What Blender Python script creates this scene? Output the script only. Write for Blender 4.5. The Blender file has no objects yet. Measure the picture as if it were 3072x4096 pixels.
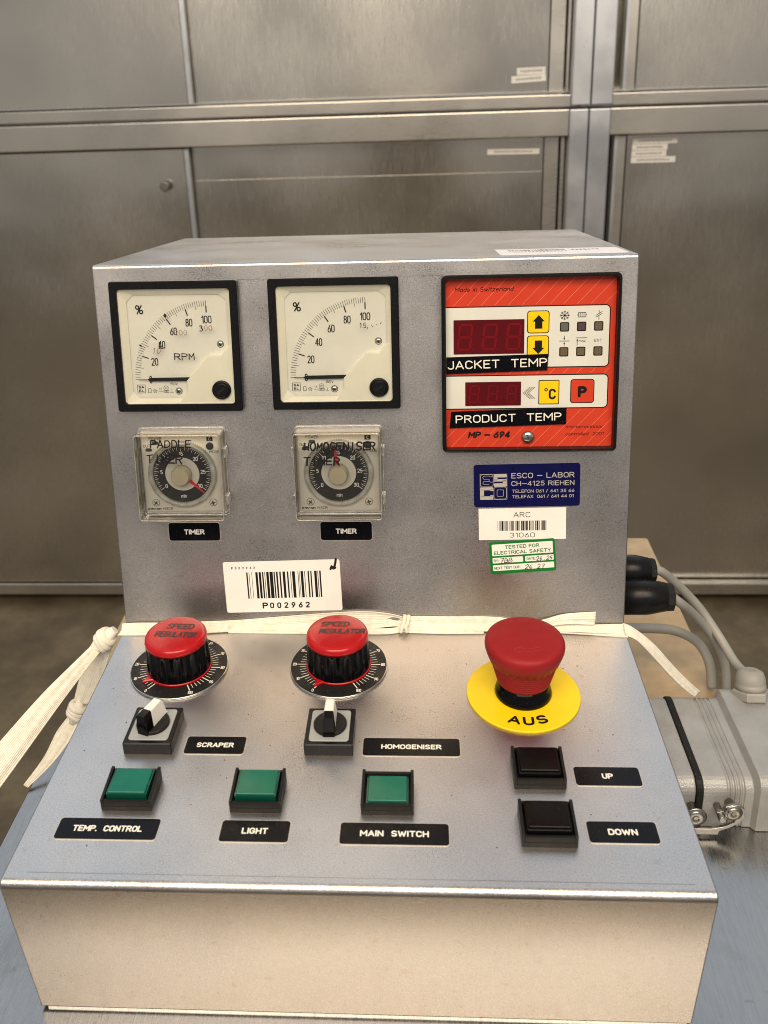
import bpy, bmesh, math, random
from mathutils import Matrix, Vector
R = math.radians
random.seed(7)
scene = bpy.context.scene
col = scene.collection

# ------------------------------------------------------------------ place
# Lengths below are millimetres, origin at the crease between deck and upright face.
FLOOR = -795.0            # floor height below the crease
MM = 0.001
def P(x, y, z): return Vector((x*MM, y*MM, (z-FLOOR)*MM))

# ------------------------------------------------------------------ camera
cam = bpy.data.cameras.new('camera'); cam_o = bpy.data.objects.new('camera', cam); col.objects.link(cam_o)
cam_o.location = P(31.628, -452.421, 322.780)
cam_o.rotation_euler = (1.2104318, 0.0338437, 0.0511384)
cam.sensor_fit = 'HORIZONTAL'; cam.sensor_width = 36.0
cam.lens = 36.0*3643.302/3072
cam.shift_x = (1536-1466.897)/3072
cam.shift_y = -(2048-1542.618)/3072
cam.clip_start = 0.02; cam.clip_end = 30
cam.dof.use_dof = True; cam.dof.focus_distance = 0.52; cam.dof.aperture_fstop = 20.0
scene.camera = cam_o
scene.cycles.filter_width = 1.0
scene.render.resolution_x = 768; scene.render.resolution_y = 1024

# ------------------------------------------------------------------ light
wd = bpy.data.worlds.new('World'); scene.world = wd; wd.use_nodes = True
bg = wd.node_tree.nodes['Background']
bg.inputs['Color'].default_value = (0.96, 0.90, 0.84, 1); bg.inputs['Strength'].default_value = 0.37

def area(name, loc, target, sx, sy, energy, color):
    l = bpy.data.lights.new(name, 'AREA'); l.shape = 'RECTANGLE'; l.size = sx; l.size_y = sy
    l.energy = energy; l.color = color
    o = bpy.data.objects.new(name, l); col.objects.link(o); o.location = P(*loc)
    d = P(*target)-P(*loc); o.rotation_euler = d.to_track_quat('-Z', 'Y').to_euler(); return o
area('window_light', (-250, 1150, 1550), (0, 0, 100), 3.4, 1.7, 12.5, (0.70, 0.85, 1.0))
area('hall_lamp', (60, -1500, 1650), (0, 0, 50), 2.4, 1.2, 47, (1.0, 0.92, 0.80))
area('warm_lamp', (0, -900, 1500), (0, -200, -60), 1.5, 0.45, 12, (1.0, 0.66, 0.30))  # added fill, no real source: bounces off the bench to warm the console front

vs = scene.view_settings
vs.view_transform = 'Standard'; vs.look = 'None'; vs.exposure = 0.10; vs.gamma = 1.0
vs.use_curve_mapping = False

# ------------------------------------------------------------------ materials
MATS = {}
def ND(nt, t, **kw):
    n = nt.nodes.new(t)
    for k, v in kw.items(): setattr(n, k, v)
    return n
def base_mat(name):
    m = bpy.data.materials.new(name); m.use_nodes = True
    return m, m.node_tree, m.node_tree.nodes['Principled BSDF']
def ramp(nt, fac, stops):
    r = ND(nt, 'ShaderNodeValToRGB'); e = r.color_ramp.elements
    while len(e) < len(stops): e.new(0.5)
    for el, (p, c) in zip(e, stops): el.position = p; el.color = (*c, 1)
    nt.links.new(fac, r.inputs['Fac']); return r.outputs['Color']
def coords(nt, scale=(1, 1, 1)):
    tc = ND(nt, 'ShaderNodeTexCoord'); mp = ND(nt, 'ShaderNodeMapping')
    mp.inputs['Scale'].default_value = scale
    nt.links.new(tc.outputs['Object'], mp.inputs['Vector']); return mp.outputs['Vector']
def noise(nt, vec, scale, detail=3, rough=.55):
    n = ND(nt, 'ShaderNodeTexNoise'); n.inputs['Scale'].default_value = scale
    n.inputs['Detail'].default_value = detail; n.inputs['Roughness'].default_value = rough
    nt.links.new(vec, n.inputs['Vector']); return n.outputs['Fac']
def mixc(nt, fac, a, b, mode='MIX'):
    n = ND(nt, 'ShaderNodeMix', data_type='RGBA', blend_type=mode)
    for s, v in ((0, fac), (6, a), (7, b)):
        if isinstance(v, (int, float)): n.inputs[s].default_value = v
        elif isinstance(v, tuple): n.inputs[s].default_value = (*v, 1)
        else: nt.links.new(v, n.inputs[s])
    return n.outputs[2]
def mrange(nt, v, a, b, c, d):
    n = ND(nt, 'ShaderNodeMapRange')
    for i, x in enumerate((a, b, c, d)): n.inputs[1+i].default_value = x
    nt.links.new(v, n.inputs[0]); return n.outputs[0]
def bump(nt, h, strength, dist=0.001, base=None):
    b = ND(nt, 'ShaderNodeBump'); b.inputs['Strength'].default_value = strength; b.inputs['Distance'].default_value = dist
    nt.links.new(h, b.inputs['Height'])
    if base: nt.links.new(base, b.inputs['Normal'])
    return b.outputs['Normal']

def plain(name, color, rough=.5, metal=0., spec=.5, coat=0., dust=0., grain=0., var=.12):
    """painted / moulded surface with slight tonal variation, gloss variation and optional dust specks"""
    m, nt, b = base_mat(name)
    v = coords(nt)
    n1 = noise(nt, v, 60, 4)
    c = mixc(nt, mrange(nt, n1, .3, .7, 0, 1), tuple(x*(1-var) for x in color), tuple(min(1, x*(1+var)) for x in color))
    if dust:
        n2 = noise(nt, v, 900, 2, .6)
        c = mixc(nt, mrange(nt, n2, .64, .72, 0, dust), c, (.42, .40, .36))
    nt.links.new(c, b.inputs['Base Color'])
    nt.links.new(mrange(nt, noise(nt, v, 140, 4), .3, .7, max(.02, rough*.8), min(1, rough*1.2)), b.inputs['Roughness'])
    b.inputs['Metallic'].default_value = metal; b.inputs['Specular IOR Level'].default_value = spec
    b.inputs['Coat Weight'].default_value = coat; b.inputs['Coat Roughness'].default_value = .08
    if grain: nt.links.new(bump(nt, noise(nt, v, 1400, 2), grain, .0004), b.inputs['Normal'])
    MATS[name] = m; return m

def sheet(name, color, rough, grain_scale, grain, stretch=(1, 1, 1), stain=0., stain_col=(.25, .2, .14), blot=.10, mott=35, GR=.62, wave=0.):
    """bead-blasted or brushed sheet metal"""
    m, nt, b = base_mat(name)
    v = coords(nt); vg = coords(nt, stretch)
    g = noise(nt, vg, grain_scale, 2, .7)
    big = noise(nt, v, mott, 3, .5)
    c = mixc(nt, mrange(nt, big, .3, .7, 0, 1), tuple(x*(1-blot) for x in color), color)
    c = mixc(nt, mrange(nt, g, .25, .75, 0, 1), mixc(nt, 1., c, (GR, GR, GR), 'MULTIPLY'), c)
    if stain:
        s = noise(nt, v, 55, 5, .65)
        sp = noise(nt, v, 170, 2, .5)
        c = mixc(nt, mrange(nt, s, .56, .75, 0, stain*.55), c, stain_col)
        c = mixc(nt, mrange(nt, sp, .685, .72, 0, stain), c, stain_col)
    nt.links.new(c, b.inputs['Base Color'])
    b.inputs['Metallic'].default_value = 1.0
    rr = ND(nt, 'ShaderNodeMath', operation='ADD')
    nt.links.new(mrange(nt, g, .2, .8, rough-.07, rough+.07), rr.inputs[0])
    nt.links.new(mrange(nt, big, .3, .7, -.06, .06), rr.inputs[1])
    nt.links.new(rr.outputs[0], b.inputs['Roughness'])
    wv = bump(nt, noise(nt, v, 2.6, 2, .4), wave, .02) if wave else None
    nt.links.new(bump(nt, g, grain, .0005, wv), b.inputs['Normal'])
    MATS[name] = m; return m

def clear(name, tint, gloss_rough=.05, boost=1.0, haze=0.0):
    """thin clear plastic: transparent with fresnel reflection and a little surface haze"""
    m = bpy.data.materials.new(name); m.use_nodes = True; nt = m.node_tree; nt.nodes.clear()
    out = ND(nt, 'ShaderNodeOutputMaterial'); tr = ND(nt, 'ShaderNodeBsdfTransparent'); gl = ND(nt, 'ShaderNodeBsdfGlossy')
    tr.inputs['Color'].default_value = (*tint, 1); gl.inputs['Roughness'].default_value = gloss_rough
    fr = ND(nt, 'ShaderNodeFresnel'); fr.inputs['IOR'].default_value = 1.47
    mu = ND(nt, 'ShaderNodeMath', operation='MULTIPLY'); mu.inputs[1].default_value = boost; mu.use_clamp = True
    nt.links.new(fr.outputs[0], mu.inputs[0])
    mx = ND(nt, 'ShaderNodeMixShader'); nt.links.new(mu.outputs[0], mx.inputs[0]); nt.links.new(tr.outputs[0], mx.inputs[1]); nt.links.new(gl.outputs[0], mx.inputs[2])
    last = mx
    if haze:
        df = ND(nt, 'ShaderNodeBsdfDiffuse'); df.inputs['Color'].default_value = (.75, .73, .66, 1)
        m2 = ND(nt, 'ShaderNodeMixShader'); v = coords(nt)
        nt.links.new(mrange(nt, noise(nt, v, 120, 4), .35, .75, haze*.4, haze*1.6), m2.inputs[0])
        nt.links.new(mx.outputs[0], m2.inputs[1]); nt.links.new(df.outputs[0], m2.inputs[2]); last = m2
    nt.links.new(last.outputs[0], out.inputs['Surface']); MATS[name] = m; return m

sheet('blasted_steel', (.74, .705, .685), .335, 1500, .20, stain=.40, stain_col=(.42, .34, .25), blot=.20, mott=20, GR=.58)
sheet('bench_steel', (.40, .395, .39), .27, 160, .10, stretch=(7, .5, 1), stain=.30, stain_col=(.14, .12, .10), blot=.2, mott=12, GR=.75)
sheet('cabinet_steel', (.76, .725, .655), .23, 900, .0, stretch=(1, 1, .05), stain=.05, stain_col=(.4, .36, .3), blot=.24, mott=3.0, GR=1., wave=.7)
sheet('cabinet_rail', (.75, .715, .65), .32, 900, .0, stretch=(.05, 1, 1), stain=.05, stain_col=(.4, .36, .3), blot=.12, mott=5, GR=1., wave=.15)
sheet('post_steel', (.72, .74, .78), .40, 700, .0, stain=.30, stain_col=(.36, .35, .36), blot=.14, mott=14, GR=1.)  # blue window reflection on posts and door edges is mixed into this colour
sheet('bright_metal', (.78, .76, .72), .18, 900, .05, blot=.1)
sheet('zinc', (.46, .44, .40), .36, 900, .10, stain=.3, blot=.15)
plain('cast_grey', (.36, .36, .355), .38, grain=.9, dust=.10, metal=.3)
plain('black_plastic', (.006, .006, .007), .30, dust=.04, spec=.22)
plain('black_matte', (.012, .011, .011), .5, dust=.14, spec=.25)
plain('housing_black', (.010, .0095, .009), .42, dust=.05, spec=.2)
plain('black_gloss', (.002, .002, .003), .13, dust=.03, spec=.15)
plain('plate_black', (.002, .002, .004), .22, dust=.04, spec=.16)
plain('rubber', (.010, .010, .009), .6, dust=.12, spec=.25)
plain('print_white', (.80, .78, .70), .5, var=.05)
plain('print_black', (.008, .008, .008), .5, var=.05, spec=.2)
plain('ink_black', (.008, .007, .010), .32, var=.05)
plain('ink_brown', (.26, .20, .17), .6, var=.2)
plain('cream', (.87, .84, .73), .42, var=.04)
plain('dial_white', (.84, .82, .76), .6, var=.04)
plain('paper', (.84, .82, .77), .55, var=.04)
plain('paper_blue', (.72, .72, .76), .5, var=.05)
plain('red_panel', (.56, .045, .018), .38, var=.06, spec=.3)
plain('pale_red', (.72, .22, .13), .4, spec=.3)
plain('panel_grey', (.66, .66, .60), .42, var=.04)
plain('yellow_key', (.90, .56, .004), .4, var=.05, spec=.3)
plain('display_red', (.085, .001, .004), .12, var=.15, spec=.3)
plain('segment_red', (.15, .004, .008), .3, var=.1, spec=.2)
plain('led_grey', (.115, .112, .105), .25, var=.1)
plain('led_brown', (.125, .092, .055), .25, var=.1)
plain('led_plum', (.085, .045, .055), .25, var=.1)
plain('timer_face', (.66, .63, .54), .42, var=.05)
plain('timer_dark', (.028, .027, .030), .4, dust=.06, spec=.25)
plain('timer_cap', (.56, .49, .34), .4, var=.05)
plain('timer_led', (.055, .055, .05), .3)
plain('pointer_red', (.70, .04, .05), .4, var=.06)
plain('knob_red', (.42, .006, .010), .22, var=.10, spec=.4)
plain('mushroom_red', (.27, .008, .011), .55, var=.08, grain=.08, spec=.3)
plain('arrow_red', (.42, .03, .03), .5)
plain('yellow_disc', (.86, .62, .004), .45, var=.05)
plain('blue_plate', (.002, .003, .055), .32, var=.08, spec=.25)
plain('silver_print', (.60, .56, .50), .38, metal=.4, var=.05)
plain('green_sticker', (.004, .17, .022), .42, var=.06, spec=.3)
plain('switch_grey', (.33, .345, .34), .4, var=.05)
plain('switch_white', (.82, .81, .77), .36, var=.04)
plain('cable_grey', (.30, .295, .27), .5, var=.1)
plain('crumb_red', (.40, .03, .03), .6)
plain('crumb_dark', (.05, .035, .03), .7)
plain('dark_gap', (.006, .006, .006), .8)
plain('ledge_line', (.16, .14, .11), .5, metal=.8)

def make_button_green():
    m, nt, b = base_mat('button_green'); v = coords(nt)
    c = mixc(nt, mrange(nt, noise(nt, v, 90, 3), .3, .7, 0, 1), (.000, .108, .070), (.001, .135, .090))
    nt.links.new(c, b.inputs['Base Color']); b.inputs['Roughness'].default_value = .14
    b.inputs['Specular IOR Level'].default_value = .28
    MATS['button_green'] = m
make_button_green()
plain('button_green_edge', (.000, .050, .032), .15)

def make_cloth():
    m, nt, b = base_mat('cloth_cream'); v = coords(nt)
    n = noise(nt, v, 260, 4)
    c = mixc(nt, mrange(nt, n, .3, .7, 0, 1), (.74, .69, .56), (.88, .85, .75))
    nt.links.new(c, b.inputs['Base Color']); b.inputs['Roughness'].default_value = .75
    b.inputs['Sheen Weight'].default_value = .3
    nt.links.new(bump(nt, noise(nt, v, 1600, 3), .35, .0004), b.inputs['Normal']); MATS['cloth_cream'] = m
make_cloth()
def make_floor():
    m, nt, b = base_mat('floor_concrete'); v = coords(nt)
    n1 = noise(nt, v, 9, 6, .6); n2 = noise(nt, v, 40, 5, .6)
    c = ramp(nt, n1, [(.30, (.060, .046, .028)), (.50, (.115, .09, .055)), (.62, (.17, .14, .085)), (.75, (.19, .13, .085))])
    c = mixc(nt, mrange(nt, n2, .35, .75, 0, .5), c, (.10, .08, .055))
    nt.links.new(c, b.inputs['Base Color'])
    nt.links.new(mrange(nt, n2, .3, .7, .30, .55), b.inputs['Roughness'])
    nt.links.new(bump(nt, n2, .15, .002), b.inputs['Normal']); MATS['floor_concrete'] = m
make_floor()
plain('tan_board', (.44, .325, .19), .42, var=.16, spec=.4)
clear('clear_window', (.97, .97, .95), .03, .55)
clear('clear_cover', (.985, .98, .96), .05, 1.1, haze=.012)
clear('clear_edge', (.96, .955, .92), .10, 3.0, haze=.28)  # strong milky haze paints the white highlights along the cover edges
clear('clear_ring', (.88, .87, .80), .25, 2.6, haze=.45)

# ------------------------------------------------------------------ mesh builder (local millimetres)
class MB:
    def __init__(s): s.v = []; s.f = []; s.sm = []
    def add(s, vs, fs, smooth=False):
        o = len(s.v); s.v += [tuple(p) for p in vs]
        for f in fs: s.f.append(tuple(i+o for i in f)); s.sm.append(smooth)
        return s
    def box(s, x0, x1, y0, y1, z0, z1):
        return s.add([(x0, y0, z0), (x1, y0, z0), (x1, y1, z0), (x0, y1, z0), (x0, y0, z1), (x1, y0, z1), (x1, y1, z1), (x0, y1, z1)],
                     [(0, 3, 2, 1), (4, 5, 6, 7), (0, 1, 5, 4), (1, 2, 6, 5), (2, 3, 7, 6), (3, 0, 4, 7)])
    def prism(s, poly, z0, z1, bev=0.0, smooth=False):
        """extrude a ccw polygon from z0 to z1, top edge chamfered by bev"""
        n = len(poly)
        if bev > 0:
            ins = inset(poly, bev)
            vs = [(x, y, z0) for x, y in poly]+[(x, y, z1-bev) for x, y in poly]+[(x, y, z1) for x, y in ins]
            fs = [tuple(range(n-1, -1, -1)), tuple(range(2*n, 3*n))]
            s.add(vs, fs)
            o = len(s.v)-3*n
            for k in (0, 1):
                for i in range(n):
                    j = (i+1) % n; s.f.append((o+k*n+i, o+k*n+j, o+(k+1)*n+j, o+(k+1)*n+i)); s.sm.append(smooth)
            return s
        vs = [(x, y, z0) for x, y in poly]+[(x, y, z1) for x, y in poly]
        s.add(vs, [tuple(range(n-1, -1, -1)), tuple(range(n, 2*n))])
        o = len(s.v)-2*n
        for i in range(n):
            j = (i+1) % n; s.f.append((o+i, o+j, o+n+j, o+n+i)); s.sm.append(smooth)
        return s
    def flat(s, poly, z): return s.add([(x, y, z) for x, y in poly], [tuple(range(len(poly)))])
    def rect(s, x0, x1, y0, y1, z): return s.flat([(x0, y0), (x1, y0), (x1, y1), (x0, y1)], z)
    def ring(s, outer, inner, z0, z1):
        """frame between two polygons with equal vertex counts"""
        n = len(outer)
        vs = [(x, y, z0) for x, y in outer]+[(x, y, z1) for x, y in outer]+[(x, y, z1) for x, y in inner]+[(x, y, z0) for x, y in inner]
        fs = []
        for i in range(n):
            j = (i+1) % n
            for k in range(4):
                a, b2 = k*n, ((k+1) % 4)*n
                fs.append((a+i, a+j, b2+j, b2+i))
        return s.add(vs, fs)
    def lathe(s, prof, n=48, mod=None, cx=0, cy=0, cap0=True, cap1=True, smooth=True):
        vs = []; m = len(prof)
        for k, (r, z) in enumerate(prof):
            for i in range(n):
                t = 2*math.pi*i/n; rr = r+(mod(t, k) if mod else 0)
                vs.append((cx+rr*math.cos(t), cy+rr*math.sin(t), z))
        fs = [(k*n+i, k*n+(i+1) % n, (k+1)*n+(i+1) % n, (k+1)*n+i) for k in range(m-1) for i in range(n)]
        o = len(s.v); s.add(vs, fs, smooth)
        if cap0: s.f.append(tuple(o+i for i in range(n-1, -1, -1))); s.sm.append(False)
        if cap1: s.f.append(tuple(o+(m-1)*n+i for i in range(n))); s.sm.append(False)
        return s
    def tube(s, pts, r, n=12, radii=None):
        pts = [Vector(p) for p in pts]; m = len(pts); up = Vector((0, 0, 1)); vs = []
        prev = None
        for k, p in enumerate(pts):
            t = (pts[min(k+1, m-1)]-pts[max(k-1, 0)]).normalized()
            if prev is None:
                a = t.cross(up)
                if a.length < .1: a = t.cross(Vector((1, 0, 0)))
            else: a = prev-t*prev.dot(t)
            a.normalize(); prev = a; b = t.cross(a); rr = radii[k] if radii else r
            for i in range(n):
                q = 2*math.pi*i/n; vs.append(p+a*rr*math.cos(q)+b*rr*math.sin(q))
        fs = [(k*n+i, k*n+(i+1) % n, (k+1)*n+(i+1) % n, (k+1)*n+i) for k in range(m-1) for i in range(n)]
        s.add(vs, fs, True); o = len(s.v)-m*n
        s.f.append(tuple(o+i for i in range(n-1, -1, -1))); s.sm.append(False)
        s.f.append(tuple(o+(m-1)*n+i for i in range(n))); s.sm.append(False)
        return s
    def stroke(s, pts, w, z, closed=False):
        """flat round-pen stroke: mitred on gentle bends, a pen dot on sharp corners and at the ends"""
        q = []
        for a in pts:
            a = Vector(a)
            if not q or (a-q[-1]).length > 1e-4: q.append(a)
        if closed and (q[0]-q[-1]).length > 1e-4: q.append(q[0].copy())
        if len(q) < 2: return s
        runs = [[q[0]]]; dots = [q[0]]
        for i in range(1, len(q)):
            runs[-1].append(q[i])
            if i < len(q)-1:
                d0 = (q[i]-q[i-1]).normalized(); d1 = (q[i+1]-q[i]).normalized()
                if d0.dot(d1) < .80: runs.append([q[i]]); dots.append(q[i])
        dots.append(q[-1])
        def zz(): s.k = (getattr(s, 'k', 0)+1) % 11; return z+s.k*.004
        for p in runs:
            m = len(p); L = []; Rr = []
            for i in range(m):
                d0 = (p[i]-p[i-1]).normalized() if i else (p[1]-p[0]).normalized()
                d1 = (p[i+1]-p[i]).normalized() if i < m-1 else d0
                t = (d0+d1).normalized(); nrm = Vector((-t.y, t.x)); k = 1/max(.6, nrm.dot(Vector((-d1.y, d1.x))))
                L.append(p[i]+nrm*w/2*k); Rr.append(p[i]-nrm*w/2*k)
            h = zz(); s.add([(a.x, a.y, h) for a in L]+[(a.x, a.y, h) for a in Rr], [(m+i, m+i+1, i+1, i) for i in range(m-1)])
        if w > .24:
            for d in dots: s.flat(circle(d.x, d.y, w/2, 10), zz())
        return s
    def arc(s, cx, cy, r, a0, a1, w, z, n=24):
        return s.stroke([(cx+r*math.cos(R(a0+(a1-a0)*i/n)), cy+r*math.sin(R(a0+(a1-a0)*i/n))) for i in range(n+1)], w, z)
    def text(s, t, x, y, h, z, w=None, align='c', shear=0., bold=0., xs=1., rot=0.):
        """plain sans lettering: cap height h, optional total width w, pen weight grows with bold"""
        pen = h*(.125+3.0*bold); hh = h-pen; gap = .17; L = 0.; spec = []
        for ch in t:
            if ch == ' ': L += .42; continue
            adv, st = FONT[ch]; spec.append((L, st)); L += adv+gap+.30*(pen/hh)
        L -= gap+.30*(pen/hh)
        sx = hh*xs if not w else (w-pen)/max(L, .05)
        if w and len(t) == 1 and L < .1: sx = hh
        W = L*sx+pen; off = {'l': 0, 'c': -W/2, 'r': -W}[align]+pen/2
        c, sn = math.cos(rot), math.sin(rot)
        for L0, st in spec:
            for p in st:
                pts = []
                for a, b in p:
                    Y = pen/2+b*hh; X = off+(L0+a)*sx+Y*shear
                    pts.append((x+X*c-Y*sn, y+X*sn+Y*c))
                s.stroke(pts, pen, z)
        return s
    def hand(s, t, x, y, h, z, w, pen, jit=.05, shear=.0, slope=0., seed=1):
        """hand-lettered capitals drawn with a pen; x,y = lower left, w = total width"""
        rnd = random.Random(seed); n = len(t); adv = w/n
        for i, ch in enumerate(t):
            if ch == ' ': continue
            for st in GLYPH[ch]:
                pts = []
                for a, b in st:
                    a2 = a+rnd.uniform(-jit, jit); b2 = b+rnd.uniform(-jit, jit)
                    gx = i*adv+a2*adv*.72+b2*h*shear; pts.append((x+gx, y+b2*h+gx*slope))
                s.stroke(pts, pen*rnd.uniform(.85, 1.15), z)
        return s
    def quad_map(s, i0, fn):
        for i in range(i0, len(s.v)): s.v[i] = tuple(fn(*s.v[i]))
        return s

def inset(poly, d):
    n = len(poly); out = []
    for i in range(n):
        p0, p1, p2 = Vector(poly[i-1]), Vector(poly[i]), Vector(poly[(i+1) % n])
        a = (p1-p0); b = (p2-p1)
        if a.length < 1e-9 or b.length < 1e-9: out.append(tuple(p1)); continue
        a.normalize(); b.normalize()
        na, nb = Vector((-a.y, a.x)), Vector((-b.y, b.x)); m = na+nb
        if m.length < 1e-6: m = na
        m.normalize(); k = d/max(.3, m.dot(na)); out.append((p1.x+m.x*k, p1.y+m.y*k))
    return out
def rrect(x0, x1, y0, y1, r, n=5, corners=(1, 1, 1, 1)):
    """ccw rounded rectangle: corners order lower-left, lower-right, upper-right, upper-left"""
    out = []
    for (cx, cy, a), c in zip(((x0+r, y0+r, 180), (x1-r, y0+r, 270), (x1-r, y1-r, 0), (x0+r, y1-r, 90)), corners):
        if c: out += [(cx+r*math.cos(R(a+90*i/n)), cy+r*math.sin(R(a+90*i/n))) for i in range(n+1)]
        else:
            px = x0 if a in (180, 90) else x1; py = y0 if a in (180, 270) else y1
            out += [(px+(i-n/2)*1e-4*0, py) for i in range(1)]
    return out
def circle(cx, cy, r, n=40): return [(cx+r*math.cos(2*math.pi*i/n), cy+r*math.sin(2*math.pi*i/n)) for i in range(n)]


def _a(cx, cy, rx, ry, a0, a1, n=7): return [(cx+rx*math.cos(R(a0+(a1-a0)*i/n)), cy+ry*math.sin(R(a0+(a1-a0)*i/n))) for i in range(n+1)]
def _o(w, n=6): return _a(w/2, 1-w/2, w/2, w/2, 0, 180, n)+_a(w/2, w/2, w/2, w/2, 180, 360, n)+[(w, 1-w/2)]
_el = _a(.22, .33, .22, .33, 0, 360, 14)
_S = _a(.27, .745, .25, .255, 25, 270, 8)+_a(.27, .245, .27, .245, 90, -155, 8)[1:]
FONT = {   # letter: (advance, strokes) for plain sans lettering with a round pen
 'A': (.62, [[(0, 0), (.31, 1), (.62, 0)], [(.11, .3), (.51, .3)]]),
 'B': (.55, [[(0, .52), (0, 1), (.29, 1)]+_a(.29, .76, .23, .24, 90, -90)+[(0, .52)], [(0, .52), (0, 0), (.3, 0)]+_a(.3, .26, .25, .26, -90, 90)]),
 'C': (.54, [_a(.27, .72, .27, .28, 15, 180)+_a(.27, .28, .27, .28, 180, 345)]),
 'D': (.56, [[(0, 0), (0, 1), (.26, 1)]+_a(.26, .7, .3, .3, 90, 0)+_a(.26, .3, .3, .3, 0, -90)+[(0, 0)]]),
 'E': (.48, [[(.48, 1), (0, 1), (0, 0), (.48, 0)], [(0, .52), (.42, .52)]]),
 'F': (.46, [[(.46, 1), (0, 1), (0, 0)], [(0, .52), (.40, .52)]]),
 'G': (.56, [_a(.28, .72, .28, .28, 20, 180)+_a(.28, .28, .28, .28, 180, 360)+[(.56, .46), (.33, .46)]]),
 'H': (.56, [[(0, 0), (0, 1)], [(.56, 0), (.56, 1)], [(0, .5), (.56, .5)]]),
 'I': (.02, [[(.01, 0), (.01, 1)]]),
 'J': (.42, [[(.42, 1), (.42, .26)]+_a(.2, .24, .22, .24, 0, -165)]),
 'K': (.56, [[(0, 0), (0, 1)], [(.54, 1), (0, .42)], [(.18, .60), (.56, 0)]]),
 'L': (.46, [[(0, 1), (0, 0), (.46, 0)]]),
 'M': (.70, [[(0, 0), (0, 1), (.35, .35), (.70, 1), (.70, 0)]]),
 'N': (.56, [[(0, 0), (0, 1), (.56, 0), (.56, 1)]]),
 'O': (.56, [_o(.56)]),
 'P': (.54, [[(0, 0), (0, 1), (.28, 1)]+_a(.28, .74, .26, .26, 90, -90)+[(0, .48)]]),
 'R': (.56, [[(0, 0), (0, 1), (.28, 1)]+_a(.28, .75, .25, .25, 90, -90)+[(0, .50)], [(.28, .50), (.56, 0)]]),
 'S': (.54, [_S]),
 'T': (.56, [[(0, 1), (.56, 1)], [(.28, 1), (.28, 0)]]),
 'U': (.54, [[(0, 1), (0, .27)]+_a(.27, .27, .27, .27, 180, 360)+[(.54, 1)]]),
 'V': (.58, [[(0, 1), (.29, 0), (.58, 1)]]),
 'W': (.86, [[(0, 1), (.21, 0), (.43, .85), (.65, 0), (.86, 1)]]),
 'X': (.56, [[(0, 0), (.56, 1)], [(0, 1), (.56, 0)]]),
 'Y': (.58, [[(0, 1), (.29, .45), (.58, 1)], [(.29, .45), (.29, 0)]]),
 'Z': (.52, [[(0, 1), (.52, 1), (0, 0), (.52, 0)]]),
 '0': (.50, [_o(.50)]),
 '1': (.24, [[(0, .78), (.22, 1), (.22, 0)]]),
 '2': (.50, [_a(.25, .75, .25, .25, 165, -35)+[(0, 0), (.50, 0)]]),
 '3': (.50, [_a(.24, .76, .23, .24, 155, -90)+_a(.24, .26, .26, .26, 90, -155)]),
 '4': (.54, [[(.40, 0), (.40, 1), (0, .26), (.54, .26)]]),
 '5': (.50, [[(.46, 1), (.07, 1), (.04, .55)]+_a(.24, .32, .26, .31, 130, -150)]),
 '6': (.50, [[(.40, 1), (.06, .45)], _a(.25, .29, .25, .29, 0, 360, 14)]),
 '7': (.48, [[(0, 1), (.48, 1), (.15, 0)]]),
 '8': (.50, [_a(.25, .76, .21, .24, 0, 360, 14), _a(.25, .27, .25, .27, 0, 360, 14)]),
 '9': (.50, [[(.10, 0), (.44, .55)], _a(.25, .71, .25, .29, 0, 360, 14)]),
 'a': (.44, [_el, [(.44, .66), (.44, 0)]]), 'c': (.40, [_a(.22, .33, .22, .33, 40, 320)]), 'd': (.44, [_el, [(.44, 0), (.44, 1)]]),
 'e': (.44, [[(0, .35), (.44, .35)]+_a(.22, .33, .22, .33, 5, 315, 10)]), 'i': (.02, [[(.01, 0), (.01, .66)], [(.01, .88), (.01, .94)]]), 'l': (.02, [[(.01, 0), (.01, 1)]]),
 'm': (.68, [[(0, 0), (0, .66)], [(0, .44)]+_a(.17, .48, .17, .18, 180, 0)+[(.34, 0)], [(.34, .44)]+_a(.51, .48, .17, .18, 180, 0)+[(.68, 0)]]),
 'n': (.40, [[(0, 0), (0, .66)], [(0, .44)]+_a(.2, .46, .2, .20, 180, 0)+[(.40, 0)]]), 'o': (.44, [_el]), 'p': (.44, [[(0, -.26), (0, .66)], _el]),
 'r': (.26, [[(0, 0), (0, .66)], [(0, .40)]+_a(.2, .44, .2, .22, 180, 70)]), 's': (.38, [[(x*.70, y*.66) for x, y in _S]]),
 't': (.28, [[(.12, .9), (.12, .14), (.26, 0)], [(0, .66), (.28, .66)]]), 'u': (.40, [[(0, .66), (0, .2)]+_a(.2, .2, .2, .2, 180, 360)+[(.40, .66)], [(.40, .2), (.40, 0)]]),
 'w': (.60, [[(0, .66), (.15, 0), (.30, .6), (.45, 0), (.60, .66)]]), 'x': (.40, [[(0, 0), (.4, .66)], [(0, .66), (.4, 0)]]), 'z': (.38, [[(0, .66), (.38, .66), (0, 0), (.38, 0)]]),
 '-': (.40, [[(0, .46), (.40, .46)]]), '–': (.62, [[(0, .46), (.62, .46)]]), '/': (.36, [[(0, -.05), (.36, 1.05)]]), '.': (.04, [[(0, .0), (.04, 0.0)]]), ',': (.08, [[(.08, .05), (0, -.2)]]), ':': (.04, [[(0, .02), (.04, .02)], [(0, .6), (.04, .6)]]),
 '%': (.74, [_a(.17, .78, .17, .22, 0, 360, 12), _a(.57, .22, .17, .22, 0, 360, 12), [(.62, 1), (.12, 0)]]),
}

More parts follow.
